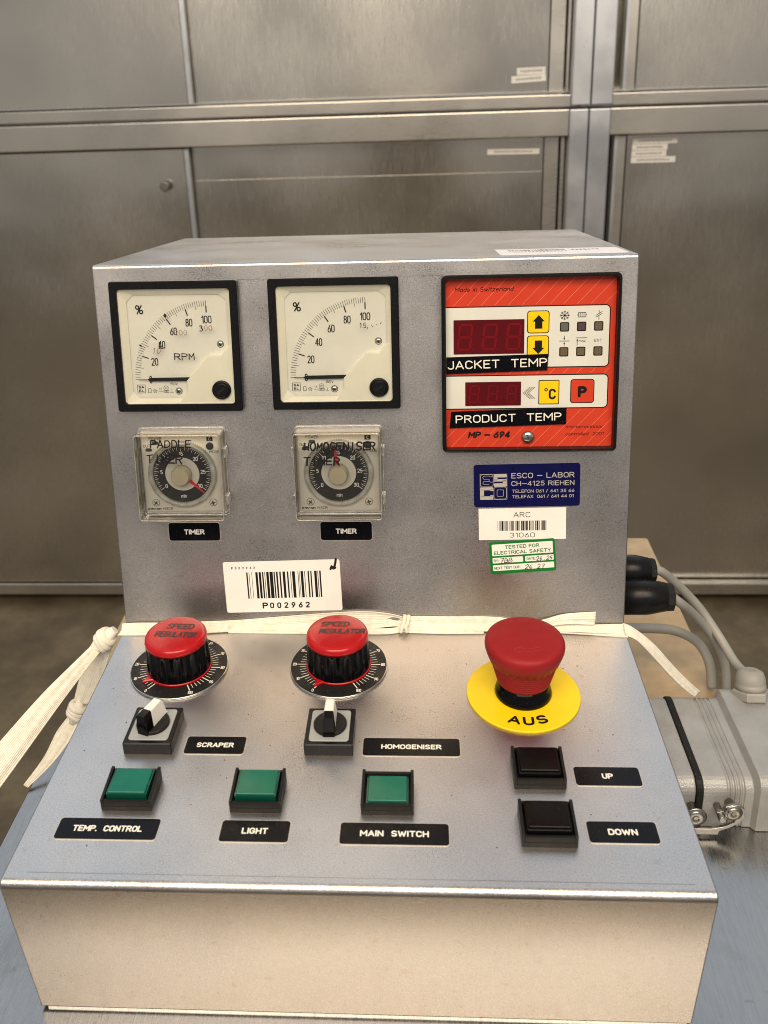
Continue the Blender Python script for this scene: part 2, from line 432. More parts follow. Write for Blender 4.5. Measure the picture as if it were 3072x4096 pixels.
GLYPH = {
 'A': [[(0, 0), (.5, 1), (1, 0)], [(.2, .38), (.8, .38)]],
 'B': [[(0, 0), (0, 1), (.7, .95), (.8, .75), (.6, .55), (0, .52)], [(.6, .55), (1, .35), (.85, .05), (0, 0)]],
 'C': [[(1, .85), (.7, 1), (.3, 1), (0, .7), (0, .3), (.3, 0), (.7, 0), (1, .15)]],
 'D': [[(0, 0), (0, 1), (.6, 1), (1, .7), (1, .3), (.6, 0), (0, 0)]],
 'E': [[(1, 1), (0, 1), (0, 0), (1, 0)], [(0, .52), (.8, .52)]],
 'F': [[(1, 1), (0, 1), (0, 0)], [(0, .52), (.8, .52)]],
 'G': [[(1, .85), (.65, 1), (.3, 1), (0, .65), (0, .3), (.3, 0), (.75, 0), (1, .2), (1, .45), (.6, .45)]],
 'H': [[(0, 0), (0, 1)], [(1, 0), (1, 1)], [(0, .5), (1, .5)]],
 'I': [[(.5, 0), (.5, 1)]],
 'J': [[(.85, 1), (.85, .25), (.6, 0), (.25, 0), (0, .22)]],
 'K': [[(0, 0), (0, 1)], [(1, 1), (0, .45)], [(.3, .6), (1, 0)]],
 'L': [[(0, 1), (0, 0), (1, 0)]],
 'M': [[(0, 0), (.05, 1), (.5, .35), (.95, 1), (1, 0)]],
 'N': [[(0, 0), (0, 1), (1, 0), (1, 1)]],
 'O': [[(.3, 0), (0, .3), (0, .7), (.3, 1), (.7, 1), (1, .7), (1, .3), (.7, 0), (.3, 0)]],
 'P': [[(0, 0), (0, 1), (.7, 1), (1, .85), (1, .62), (.7, .48), (0, .48)]],
 'R': [[(0, 0), (0, 1), (.7, 1), (1, .85), (1, .65), (.7, .5), (0, .5)], [(.5, .5), (1, 0)]],
 'S': [[(1, .88), (.7, 1), (.3, 1), (0, .82), (.1, .6), (.9, .42), (1, .2), (.7, 0), (.3, 0), (0, .14)]],
 'T': [[(-.1, 1), (1.1, 1)], [(.5, 1), (.5, 0)]],
 'U': [[(0, 1), (0, .25), (.3, 0), (.7, 0), (1, .25), (1, 1)]],
 'V': [[(0, 1), (.5, 0), (1, 1)]],
 '0': [[(.3, 0), (.05, .3), (.05, .7), (.3, 1), (.7, 1), (.95, .7), (.95, .3), (.7, 0), (.3, 0)]],
 '1': [[(.25, .8), (.55, 1), (.55, 0)]],
 '2': [[(0, .8), (.3, 1), (.7, 1), (.95, .78), (.8, .5), (0, 0), (1, 0)]],
 '3': [[(.05, .95), (.6, 1), (.9, .78), (.4, .55), (.95, .35), (.7, .02), (.05, .05)]],
 '5': [[(.9, 1), (.15, 1), (.1, .55), (.65, .6), (.95, .35), (.7, .02), (.05, .05)]],
 '6': [[(.85, .95), (.35, .8), (.05, .35), (.3, 0), (.75, .02), (.95, .3), (.6, .52), (.1, .3)]],
 '7': [[(0, 1), (1, 1), (.45, 0)], [(.3, .5), (.85, .5)]],
 ',': [[(.5, .12), (.35, -.2)]],
 '.': [[(.45, .02), (.6, .05)]],
 '-': [[(.15, .5), (.85, .5)]],
}

# ------------------------------------------------------------------ objects
WM = {}
def link(name, data, M, parent):
    o = bpy.data.objects.new(name, data); col.objects.link(o)
    WM[o.name] = M.copy()
    if parent is not None:
        o.parent = parent; o.matrix_parent_inverse = WM[parent.name].inverted()
    o.matrix_basis = M
    return o
def obj(name, mb, mat, parent=None, M=Matrix.Identity(4), bevel=0., smooth_angle=None):
    me = bpy.data.meshes.new(name)
    me.from_pydata([(x*MM, y*MM, z*MM) for x, y, z in mb.v], [], mb.f)
    me.polygons.foreach_set('use_smooth', mb.sm)
    me.materials.append(MATS[mat] if isinstance(mat, str) else mat); me.update()
    o = link(name, me, M, parent)
    if bevel:
        md = o.modifiers.new('bevel', 'BEVEL'); md.width = bevel*MM; md.segments = 2; md.limit_method = 'ANGLE'; md.angle_limit = R(40)
        md.harden_normals = False
    return o
def empty(name, M, parent=None):
    o = link(name, None, M, parent); o.empty_display_size = .02; return o
def tag(o, label=None, cat=None, group=None, kind=None):
    for k, v in (('label', label), ('category', cat), ('group', group), ('kind', kind)):
        if v: o[k] = v
    return o
def frame(ex, ey, ez, org):
    M = Matrix.Identity(4)
    for i, e in enumerate((ex, ey, ez)):
        for j in range(3): M[j][i] = e[j]
    M.translation = org; return M
def at(M, x, y, z=0, rot=0.): return M @ Matrix.Translation((x*MM, y*MM, z*MM)) @ Matrix.Rotation(rot, 4, 'Z')

A_UP, LS, HU, HF, G_F, DT, HW = .12893, 179.18, 215.6, 90.56, .11887, 203.0, 147.4
ca, sa = math.cos(A_UP), math.sin(A_UP)
FU = frame((1, 0, 0), (0, sa, ca), (0, -ca, sa), P(0, 0, 0))                       # upright face: x right, y up the face, z out
FD = frame((1, 0, 0), (0, 1, 0), (0, 0, 1), P(0, 0, 0))                            # deck: x right, y to the back
FT = frame((1, 0, 0), (0, ca, -sa), (0, sa, ca), P(0, HU*sa, HU*ca))               # top sheet
cg, sg = math.cos(G_F), math.sin(G_F)
FF = frame((1, 0, 0), (0, -sg, cg), (0, -cg, -sg), P(0, -LS, 0))                   # front face (y=0 at the front bend)
FW = frame((1, 0, 0), (0, 1, 0), (0, 0, 1), P(0, 0, 0))
ZB = -89.94                                                                        # bench top
FG = frame((1, 0, 0), (0, 1, 0), (0, 0, 1), P(0, 0, FLOOR))

# ================================================================== floor
mb = MB(); mb.rect(-6000, 6000, -6000, 6000, 0)
tag(obj('floor', mb, 'floor_concrete', None, FG), kind='structure')

# ================================================================== workbench
BX0, BX1, BY0, BY1 = -207., 227., -222., 256.
bench = empty('workbench', FG @ Matrix.Translation((0, 0, 0)))
tag(bench, 'stainless steel workbench under the control console', 'workbench')
mb = MB(); mb.prism(rrect(BX0, BX1, BY0, 19.0, 3), ZB-3, ZB, .8)
obj('bench_top', mb, 'bench_steel', bench, FW)
mb = MB(); mb.prism(rrect(BX0+4, BX1, 19.6, BY1, 3), ZB-12, ZB, .8)
tag(obj('rear_board', mb, 'tan_board', bench, FW), 'tan board at the back of the bench')
mb = MB()
for x0, x1, y0, y1 in ((BX0+6, BX1-6, BY0+6, BY0+8), (BX0+6, BX1-6, BY1-8, BY1-6), (BX0+6, BX0+8, BY0+8.2, BY1-8.2), (BX1-8, BX1-6, BY0+8.2, BY1-8.2)):
    mb.box(x0, x1, y0, y1, ZB-44, ZB-12.4)
obj('apron', mb, 'zinc', bench, FW)
for x in (BX0+30, BX1-30):
    for y in (BY0+30, BY1-30):
        mb = MB(); mb.box(x-18, x+18, y-18, y+18, FLOOR, ZB-12.4); obj('leg', mb, 'zinc', bench, FW, bevel=2)

# ================================================================== cabinets
CY = 1200.
def cabinet(name, label, x0, x1, z0, z1, upper, left):
    c = empty(name, frame((1, 0, 0), (0, 1, 0), (0, 0, 1), P((x0+x1)/2, CY+200, z0)))
    tag(c, label, 'cabinet', 'steel storage cabinets behind the bench')
    def bx(n, m, *a, bev=0.8): return obj(n, MB().box(*a), m, c, FW, bevel=bev)
    # carcass behind the doors
    bx('carcass', 'cabinet_steel', x0+2, x1-2, CY+60, CY+420, z0+22, z1-2, bev=0)
    px0, px1 = (x1-32, x1) if left else (x0, x0+36)
    bx('post', 'post_steel', px0, px1, CY-14, CY+60, z0+(2 if upper else 0), z1, bev=2.0)
    lo = x0 if left else px1
    hi = px0 if left else x1
    if upper:
        bx('bottom_rail', 'cabinet_rail', lo, hi, CY-6, CY+55, z0, z0+20, bev=1.5)
    else:
        bx('top_rail', 'cabinet_rail', lo, hi, CY-10, CY+55, z1-45, z1, bev=2)
        bx('bottom_rail', 'cabinet_rail', lo, hi, CY-4, CY+55, z0+22, z0+48, bev=1.5)
        bx('plinth', 'dark_gap', lo, hi, CY+30, CY+60, z0, z0+21, bev=0)  # near-black panel: shade of the open toe gap put into its colour
    dz0, dz1 = (z0+24, z1-20) if upper else (z0+51, z1-48)
    if left:
        e = -371 if upper else -388
        d = bx('door', 'cabinet_steel', lo+2, e, CY+2, CY+16, dz0, dz1, bev=1.0)
        obj('edge_strip', MB().box(e+.3, e+9, CY+3, CY+15, dz0, dz1), 'post_steel', d, FW, bevel=1)
        s0 = 258 if upper else 254
        d2 = bx('door', 'cabinet_steel', e-40, s0, CY+24, CY+36, dz0, dz1, bev=1.0)
        obj('stile', MB().box(s0+1, s0+26, CY+20, CY+38, dz0, dz1), 'cabinet_rail', d2, FW, bevel=1)
        bx('stile_trim', 'cabinet_rail', s0+29, px0-2, CY+14, CY+38, dz0, dz1)
        if not upper:
            k = MB(); k.lathe([(2.5, 0), (2.5, 9), (8, 10), (9, 14), (7, 17)], 20)
            obj('door_knob', k, 'zinc', d, frame((1, 0, 0), (0, 0, 1), (0, -1, 0), P(-425, CY+2, 92)))
            obj('ledge', MB().box(e+14, s0-2, CY+22.5, CY+24, 95, 96.4), 'cabinet_rail', d2, FW)  # thin bar added to draw the rail's reflection on the door
            strip(d2, 155, 247, 127.5, 137, CY+23.6, 14, -.01)
        else:
            strip(d2, 204, 253, 261.5, 273, CY+23.6, 8, .02)
            strip(d2, 195, 254, 249, 260.5, CY+23.4, 10, .045)
    else:
        s0 = 382 if upper else 374
        d = bx('door', 'cabinet_steel', s0+24, hi-2, CY+16, CY+30, dz0, dz1, bev=1)
        obj('stile', MB().box(s0, s0+21, CY+10, CY+30, dz0, dz1), 'cabinet_rail', d, FW, bevel=1.5)
        obj('edge_strip', MB().box(s0+1, s0+6, CY+8.6, CY+9.9, dz0, dz1), 'post_steel', d, FW)
        if not upper:
            for i, (t, w) in enumerate(((12, 77), (11, 61), (9, 60), (14, 77))):
                strip(d, 408-i*.4, 408-i*.4+w, 140-i*10.9, 150-i*10.9, CY+15.6, t, .0)
    return c
def strip(parent, x0, x1, z0, z1, y, text, tilt):
    M = frame((1, 0, 0), (0, 0, 1), (0, -1, 0), P((x0+x1)/2, y, (z0+z1)/2)) @ Matrix.Rotation(tilt, 4, 'Z')
    w, h = (x1-x0)/2, (z1-z0)/2
    o = obj('label_strip', MB().box(-w, w, -h, h, -.3, .25), 'paper', parent, M)
    # lettering joined to the strip as its own sub-surface material slot
    # (too blurred in the photograph to read: a row of narrow marks)
    m2 = MB(); rr = random.Random(text); k_ = text*2
    for i in range(k_):
        x_ = -w*.72+w*1.44*i/(k_-1); a_, b_ = rr.uniform(.2, .42), rr.uniform(.2, .42)
        m2.rect(x_-w*.36/k_, x_+w*.36/k_, -h*a_, h*b_, .4)
    me = o.data; n0 = len(me.vertices)
    bm = bmesh.new(); bm.from_mesh(me)
    vv = [bm.verts.new((x*MM, yy*MM, z*MM)) for x, yy, z in m2.v]
    for f in m2.f:
        try:
            ff = bm.faces.new([vv[i] for i in f]); ff.material_index = 1
        except ValueError: pass
    bm.to_mesh(me); bm.free(); me.materials.append(MATS['ledge_line'])
    return o
cabinet('storage_cabinet', 'lower steel cabinet with two sliding doors and a small round knob', -1150, 324, FLOOR, 204, False, True)
cabinet('storage_cabinet', 'upper steel cabinet with two pale label strips on its door', -1150, 326, 208, 540, True, True)
cabinet('storage_cabinet', 'lower steel cabinet with a block of four label strips', 325.5, 1250, FLOOR, 204, False, False)
cabinet('storage_cabinet', 'upper steel cabinet with a bare door above the four label strips', 327.5, 1250, 208, 540, True, False)

# ================================================================== control console
console = empty('control_console', frame((1, 0, 0), (0, 1, 0), (0, 0, 1), P(0, 0, ZB)))
tag(console, 'grey sheet-metal control console with meters, timers, knobs and push buttons', 'control console')

def arc_pts(c, r, a0, a1, n):
    return [(c[0]+r*math.cos(R(a0+(a1-a0)*i/n)), c[1]+r*math.sin(R(a0+(a1-a0)*i/n))) for i in range(n+1)]
def fillet(p0, p1, p2, r, n=6):
    a = (Vector(p0)-Vector(p1)).normalized(); b = (Vector(p2)-Vector(p1)).normalized()
    th = a.angle(b); d = r/math.tan(th/2); c = Vector(p1)+(a+b).normalized()*(r/math.sin(th/2))
    s = Vector(p1)+a*d-c; e = Vector(p1)+b*d-c; out = []
    a0 = math.atan2(s.y, s.x); a1 = math.atan2(e.y, e.x); da = (a1-a0+math.pi) % (2*math.pi)-math.pi
    for i in range(n+1): t = a0+da*i/n; out.append((c.x+r*math.cos(t), c.y+r*math.sin(t)))
    return out
top_f = (HU*sa, HU*ca); top_b = (HU*sa+DT*ca, HU*ca-DT*sa)
tb = (top_b[1]-ZB-1.2)/ca; bot_b = (top_b[0]-tb*sa, ZB+1.2)
f_top = (-LS, 0); f_bot = (-LS+HF*sg*(1-1.4/HF), -HF*cg+1.6)
prof = [bot_b, f_bot] + fillet(f_bot, f_top, (0, 0), 3.2, 8) + fillet(f_top, (0, 0), top_f, 1.2, 4) + fillet((0, 0), top_f, top_b, 2.0, 6) + fillet(top_f, top_b, bot_b, 1.5, 4)
n = len(prof); bmx = bmesh.new()
rings = []
for x in (-HW, HW): rings.append([bmx.verts.new((x*MM, a*MM, b*MM)) for a, b in prof])
for i in range(n):
    j = (i+1) % n
    f = bmx.faces.new((rings[0][i], rings[0][j], rings[1][j], rings[1][i])); f.smooth = False
for r_ in rings: bmx.faces.new(r_)
bmesh.ops.recalc_face_normals(bmx, faces=bmx.faces[:])
me = bpy.data.meshes.new('enclosure'); bmx.to_mesh(me); bmx.free(); me.materials.append(MATS['blasted_steel'])
for p_ in me.polygons: p_.use_smooth = len(p_.vertices) == 4
enc = link('enclosure', me, FD, console)
md = enc.modifiers.new('edge', 'BEVEL'); md.width = .7*MM; md.segments = 2; md.limit_method = 'ANGLE'; md.angle_limit = R(60)
# smooth only across the small bend facets
me.set_sharp_from_angle(angle=R(24))
tag(enc, 'grey bead-blasted folded steel housing')
obj('bottom_lip', MB().box(-HW+3, HW-2, -LS+HF*sg+.3, -LS+HF*sg+8, ZB, ZB+1.1), 'bright_metal', enc, FD)
for (M, y) in ((FU, HU-9.2), (FD, -LS+6.0)):
    mb = MB(); mb.rect(-HW+10, HW-8, y-.13, y+.13, .05); obj('fold_line', mb, 'zinc', enc, M)

# ------------------------------------------------------------------ black engraved plates
def name_plate(M, x0, x1, y0, y1, text, th, tw, sub=None):
    cx, cy = (x0+x1)/2, (y0+y1)/2; w, h = (x1-x0)/2, (y1-y0)/2; L = at(M, cx, cy)
    o = obj('name_plate', MB().prism(rrect(-w, w, -h, h, 1.7), 0, .40, .0), 'silver_print', console, L)
    tag(o, 'black plate engraved %s' % text)
    obj('plate_face', MB().prism(rrect(-w+.28, w-.28, -h+.28, h-.28, 1.5), .3, .5, .05), 'plate_black', o, L)
    obj('lettering', MB().text(text, 0, -th/2, th, .54, w=tw, bold=.028), 'print_white', o, L)
name_plate(FU, -116.6, -86.0, 54.5, 66.1, 'TIMER', 3.2, 12.1)
name_plate(FU, -27.8, 2.45, 54.55, 66.3, 'TIMER', 3.2, 12.1)
name_plate(FD, -6.7, 41.3, -156.8, -144.7, 'MAIN  SWITCH', 3.3, 30.0)
name_plate(FD, -59.5, -28.5, -156.5, -144.4, 'LIGHT', 3.3, 11.6)
name_plate(FD, -133.0, -86.9, -156.4, -144.3, 'TEMP.  CONTROL', 3.3, 31.5)
name_plate(FD, 100.1, 130.8, -122.0, -110.0, 'UP', 3.3, 5.1)
name_plate(FD, 100.6, 131.0, -154.0, -142.0, 'DOWN', 3.3, 12.6)
name_plate(FD, -87.5, -57.3, -104.7, -92.4, 'SCRAPER', 3.2, 18.6)
name_plate(FD, .5, 48.3, -104.7, -92.3, 'HOMOGENISER', 3.2, 29.4)

# ------------------------------------------------------------------ panel meters
def phillips(mb, x, y, z, r, a=0.):
    mb.lathe([(r, z), (r*.98, z+r*.25), (r*.72, z+r*.52), (r*.3, z+r*.6)], 20, cx=x, cy=y)
def cross_slot(mb, x, y, z, r, a):
    for k in (0, 90):
        c, s_ = math.cos(R(a+k)), math.sin(R(a+k)); l, w = r*.55, r*.13
        mb.flat([(x-l*c+w*s_, y-l*s_-w*c), (x+l*c+w*s_, y+l*s_-w*c), (x+l*c-w*s_, y+l*s_+w*c), (x-l*c-w*s_, y-l*s_+w*c)], z+r*.61)
def meter(cu, cv, label, notes, rotz=0.):
    L = at(FU, cu, cv, 0, rotz)
    ow, oh, iw, ih = 35.3, 36.5, 31.0, 32.2
    m = MB(); o_, i_ = rrect(-ow, ow, -oh, oh, 1.4, 4), rrect(-iw, iw, -ih, ih, 1.8, 4)
    i2 = rrect(-iw+.2, iw-.2, -ih+.2, ih-.2, 1.8, 4)
    n_ = len(o_); o2 = inset(o_, .5)
    m.add([(x, y, 0) for x, y in o_]+[(x, y, 4.2) for x, y in o_]+[(x, y, 4.7) for x, y in o2]+[(x, y, 4.7) for x, y in i_]+[(x, y, 1) for x, y in i2],
          [(k*n_+i, k*n_+(i+1) % n_, (k+1)*n_+(i+1) % n_, (k+1)*n_+i) for k in range(4) for i in range(n_)])
    o = tag(obj('panel_meter', m, 'black_plastic', console, L), label)
    # cream sloping mask
    oct_ = [(-27.1, -25.8), (-23.3, -29.6), (24.5, -29.8), (28.5, -26), (28.3, 25.1), (24.4, 28.5), (-23.2, 28.7), (-27.0, 24.9)]
    cor = [(-iw, -ih), (iw, -ih), (iw, ih), (-iw, ih)]
    m = MB(); vs = [(x*.998, y*.998, 3.5) for x, y in cor]+[(x, y, 1.0) for x, y in oct_]
    fs = [(0, 1, 6, 5), (1, 2, 8, 7), (2, 3, 10, 9), (3, 0, 4, 11), (0, 5, 4), (1, 7, 6), (2, 9, 8), (3, 11, 10)]
    m.add(vs, fs); obj('mask_frame', m, 'cream', o, L)
    obj('dial_plate', MB().box(-30.5, 30.5, -31.5, 31.5, .15, .6), 'dial_white', o, L)
    # scale
    px, py, rx, ry = 17.0, -18.8, 42.3, 44.0
    tab = [0, 18.8, 37.3, 55.5, 73.0, 90]
    def ang(v): k = min(4, int(v//20)); return 180-(tab[k]+(tab[k+1]-tab[k])*(v-20*k)/20)
    m = MB()
    def tick(v, r0, r1, w):
        a = R(ang(v)); m.stroke([(px+rx*r0*math.cos(a), py+ry*r0*math.sin(a)), (px+rx*r1*math.cos(a), py+ry*r1*math.sin(a))], w, .72)
    for v in range(0, 101, 2):
        tick(v, 1.0, .93 if v % 20 == 0 else (.895 if v % 10 == 0 else .93), .22)
        if v % 20 == 0 and v: tick(v, .93, .855, .62)
    obj('scale_marks', m, 'print_black', o, L)
    m = MB()
    for t, x, y, w in (('0', -16.7, -18.9, 1.6), ('20', -13.7, -8.7, 3.9), ('40', -9.0, .9, 3.9), ('60', -1.9, 8.3, 3.9), ('80', 7.0, 13.1, 3.9), ('100', 16.9, 14.7, 5.6)):
        m.text(t, x, y-2.2, 4.4, .74, w=w, bold=-.004)
    m.text('%', -20.2, 18.0, 5.2, .74, w=4.4, bold=.002)
    obj('numerals', m, 'print_black', o, L)
    m = MB()
    m.stroke([(-24.6, -26.5), (-20.2, -26.5), (-20.2, -21.9), (-24.6, -21.9)], .22, .72, closed=True)
    m.text('SA', -22.4, -23.9, 1.5, .72, w=3.2, bold=.03); m.text('EL', -22.4, -26.0, 1.5, .72, w=3.0, bold=.03)
    m.stroke([(-18.6, -26.4), (-18.6, -24.6), (-18.2, -23.9), (-17.4, -23.9), (-17.0, -24.6), (-17.0, -26.4)], .22, .72, closed=True)
    st = [(-14.8+(1.35 if i % 2 == 0 else .58)*math.sin(R(36*i)), -25.4+(1.35 if i % 2 == 0 else .58)*math.cos(R(36*i))) for i in range(10)]
    m.stroke(st, .15, .72, closed=True); m.text('2', -14.8, -25.9, .9, .72)
    m.text('1,5', -11.6, -24.7, 1.0, .72, w=1.6); m.stroke([(-12.8, -25.7), (-10.4, -25.7)], .14, .72)
    m.stroke(circle(-8.4, -23.8, 1.3, 20), .15, .72, closed=True); m.text('SEV', -8.4, -24.1, .8, .72, w=1.7)
    m.stroke([(-9.9, -26.4), (-6.9, -26.4), (-6.9, -25.2), (-9.9, -25.2)], .15, .72, closed=True); m.text('482', -8.4, -26.2, .8, .72, w=2.2)
    m.stroke([(-6.2, -26.4), (-4.2, -26.4)], .14, .72); m.stroke([(-5.2, -26.4), (-5.2, -24.5)], .14, .72)
    m.text('150V', -3.8, -22.2, 1.5, .72, w=4.4)
    obj('small_print', m, 'print_black', o, L)
    # needle
    m = MB(); m.box(-23.2, -17.6, -18.85, -18.55, 1.5, 1.8)
    m.add([(-18.0, -18.9, 1.5), (-16.4, -19.6, 1.5), (6, -19.5, 1.5), (6, -17.5, 1.5), (-16.4, -17.7, 1.5), (-18.0, -18.4, 1.5),
           (-18.0, -18.9, 2.0), (-16.4, -19.6, 2.0), (6, -19.5, 2.0), (6, -17.5, 2.0), (-16.4, -17.7, 2.0), (-18.0, -18.4, 2.0)],
          [(0, 5, 4, 3, 2, 1), (6, 7, 8, 9, 10, 11)]+[(i, (i+1) % 6, 6+(i+1) % 6, 6+i) for i in range(6)])
    obj('needle', m, 'print_black', o, L)
    # cream corner cover over the movement
    poly = [(-.4, -31.9), (30.6, -31.9), (30.6, .8), (28.6, -.3), (24.1, -5.2), (17.4, -5.1), (4.3, -19.2), (4.2, -24.8)]
    obj('corner_cover', MB().prism(poly, .7, 3.1, .3), 'cream', o, L)
    for sx, sy, a in ((23.8, .9, 20), (-1.2, -25.6, 50)):
        m = MB(); phillips(m, sx, sy, .6, 1.75); s_ = obj('screw', m, 'bright_metal', o, L)
        m = MB(); cross_slot(m, sx, sy, .6, 1.75, a); m.lathe([(2.0, .62), (2.0, .66)], 20, cx=sx, cy=sy)
        # slot marking merged on the screw head
        me_ = s_.data; b2 = bmesh.new(); b2.from_mesh(me_)
        vv = [b2.verts.new((x*MM, y*MM, z*MM)) for x, y, z in m.v]
        for f in m.f:
            ff = b2.faces.new([vv[i] for i in f]); ff.material_index = 1
        b2.to_mesh(me_); b2.free(); me_.materials.append(MATS['black_matte'])
    m = MB(); m.lathe([(5.3, 2.8), (5.3, 4.3), (4.9, 4.8), (4.1, 4.8), (3.9, 4.5), (3.9, 5.2), (3.6, 5.5)], 40, cx=23.7, cy=-24.4)
    c_, s__ = math.cos(R(35)), math.sin(R(35))
    obj('zero_adjuster', m, 'black_plastic', o, L)
    m = MB(); m.flat([(23.7-2.4*c_+.35*s__, -24.4-2.4*s__-.35*c_), (23.7+2.4*c_+.35*s__, -24.4+2.4*s__-.35*c_), (23.7+2.4*c_-.35*s__, -24.4+2.4*s__+.35*c_), (23.7-2.4*c_-.35*s__, -24.4-2.4*s__+.35*c_)], 5.53)
    obj('adjuster_slot', m, 'dark_gap', o, L)
    obj('window', MB().box(-30.9, 30.9, -32.1, 32.1, 3.75, 3.95), 'clear_window', o, L)
    for ink, dr in notes.items():
        m = MB(); dr(m); obj('handwriting', m, ink, o, L)
def notes1(m):
    m.hand('RPM', -1.3, -7.0, 3.4, 4.0, 12.0, .55, seed=3)
    m.hand('3', 13.6, 8.9, 3.0, 4.0, 2.4, .6, seed=4)
    m.stroke([(-5.2, 18.4), (-5.0, 16.9), (-5.6, 17.6), (-4.6, 17.5)], .9, 4.0); m.stroke([(-20.3, 1.4), (-19.6, .9)], .9, 4.0)
    m.hand('L', -9.4, -.6, 3.2, 4.0, 2.2, .5, seed=8)
def notes1b(m):
    m.hand('00', 16.2, 9.3, 2.5, 4.0, 5.0, .4, seed=5); m.hand('200', -.5, 6.8, 2.6, 4.0, 7.6, .35, seed=6)
    m.hand('10', -14.0, -3.4, 3.2, 4.0, 5.4, .5, shear=.3, seed=7)
def notes2(m):
    m.hand('15', 13.8, 8.9, 2.7, 4.0, 4.4, .42, seed=11); m.hand(',', 17.6, 8.8, 2.5, 4.0, 1.6, .4, seed=12)
    for x, y in ((20.4, 10.2), (20.9, 9.4), (22.9, 10.3), (25.2, 11.0), (25.5, 11.4)): m.stroke([(x, y), (x+.25, y+.3)], .35, 4.0)
meter(-102.6, 170.3, 'square panel meter with RPM pencilled on its dial', {'ink_black': notes1, 'ink_brown': notes1b}, R(-.3))
meter(-15.2, 170.4, 'square panel meter without RPM lettering on its dial', {'ink_black': notes2})

# ------------------------------------------------------------------ red temperature controller
def controller(cu, cv):
    L = at(FU, cu, cv)
    ow, oh = 47.2, 48.9
    o_, i_ = rrect(-ow, ow, -oh, oh, 3.0, 5), rrect(-45.0, 45.4, -47.1, 46.9, 1.5, 5)
    o2 = inset(o_, 1.0); i1 = inset(i_, -.3); n_ = len(o_); m = MB()
    m.add([(x, y, 0) for x, y in o_]+[(x, y, 8.0) for x, y in o_]+[(x, y, 9.0) for x, y in o2]+[(x, y, 9.0) for x, y in i1]+[(x, y, 8.6) for x, y in i_]+[(x, y, 3) for x, y in i_],
          [(k*n_+i, k*n_+(i+1) % n_, (k+1)*n_+(i+1) % n_, (k+1)*n_+i) for k in range(5) for i in range(n_)])
    o = tag(obj('temperature_controller', m, 'black_plastic', console, L), 'square red temperature controller with two dark displays')
    z = 4.0
    obj('front_foil', MB().box(-44.9, 45.3, -47.0, 46.8, 3.2, z), 'red_panel', o, L)
    m = MB(); k = 15.1/16
    for i in range(-18, 34):
        c = -41.8+7.27*i-k*30.7
        for v0, v1 in ((32.0, 46.8), (-5.8, -2.9), (-47.0, -25.9)):
            a0, a1 = v0, v1
            u0, u1 = c+k*a0, c+k*a1
            if u1 < -44.8 or u0 > 45.2: continue
            if u0 < -44.8: a0 = (-44.8-c)/k
            if u1 > 45.2: a1 = (45.2-c)/k
            if a1-a0 > .1: m.stroke([(c+k*a0, a0), (c+k*a1, a1)], .20, z+.03)
    tag(obj('diagonal_lines', m, 'pale_red', o, L), kind='stuff')
    for y0, y1 in ((-2.5, 31.5), (-25.4, -6.2)):
        pk = rrect(-44.85, 42.6, y0, y1, 2.6, 5, (0, 1, 1, 0)); pi = rrect(-44.83, 42.0, y0+.6, y1-.6, 2.1, 5, (0, 1, 1, 0))
        e = obj('key_field', MB().prism(pk, z, z+.08), 'print_black', o, L)
        # grey field joined over its black outline
        mm = MB().prism(pi, z+.08, z+.16); me_ = e.data; b2 = bmesh.new(); b2.from_mesh(me_)
        vv = [b2.verts.new((x*MM, y*MM, zz*MM)) for x, y, zz in mm.v]
        for f in mm.f: b2.faces.new([vv[i] for i in f]).material_index = 1
        b2.to_mesh(me_); b2.free(); me_.materials.append(MATS['panel_grey'])
    zf = z+.16
    SEG = {'a': [(0, 1), (1, 1)], 'b': [(1, 1), (1, .5)], 'c': [(1, .5), (1, 0)], 'd': [(0, 0), (1, 0)], 'e': [(0, .5), (0, 0)], 'f': [(0, 1), (0, .5)], 'g': [(0, .5), (1, .5)]}
    for (x0, x1, y0, y1), cs, dw, dh, w in (((-40.7, -2.9, 5.6, 24.3), (-34.6, -21.3, -8.6), 6.6, 13.5, 1.25), ((-34.5, -4.3, -23.3, -10.0), (-29.6, -19.6, -9.4), 4.6, 9.2, .8)):
        d = obj('display', MB().prism(rrect(x0, x1, y0, y1, .25, 2), zf, zf+.25), 'display_red', o, L)
        m = MB(); cy = (y0+y1)/2
        for c in cs:
            for p in SEG.values():
                q = [(c-dw/2+a*dw+(b-.5)*dh*.10, cy-dh/2+b*dh) for a, b in p]
                d_ = Vector(q[1])-Vector(q[0]); d_ = d_*(.14); m.stroke([(q[0][0]+d_.x, q[0][1]+d_.y), (q[1][0]-d_.x, q[1][1]-d_.y)], w, zf+.31)
            m.flat(circle(c+dw/2+.9, cy-dh/2, .45, 10), zf+.31)
        obj('dark_segments', m, 'segment_red', o, L)
        me_ = None
    def key(n_, x0, x1, y0, y1, mat, r=1.3, lab=None):
        b_ = obj(n_, MB().prism(rrect(x0-.45, x1+.45, y0-.45, y1+.45, r+.3, 4), zf, zf+.1), 'print_black', o, L)
        mm = MB().prism(rrect(x0, x1, y0, y1, r, 4), zf+.1, zf+.32, .08); me_ = b_.data; b2 = bmesh.new(); b2.from_mesh(me_)
        vv = [b2.verts.new((x*MM, y*MM, zz*MM)) for x, y, zz in mm.v]
        for f in mm.f: b2.faces.new([vv[i] for i in f]).material_index = 1
        b2.to_mesh(me_); b2.free(); me_.materials.append(MATS[mat])
        if lab: b_['label'] = lab
        return b_
    key('arrow_key', -1.0, 9.9, 16.9, 28.3, 'yellow_key', lab='yellow key with an up arrow')
    key('arrow_key', -1.0, 9.9, 3.0, 14.8, 'yellow_key', lab='yellow key with a down arrow')
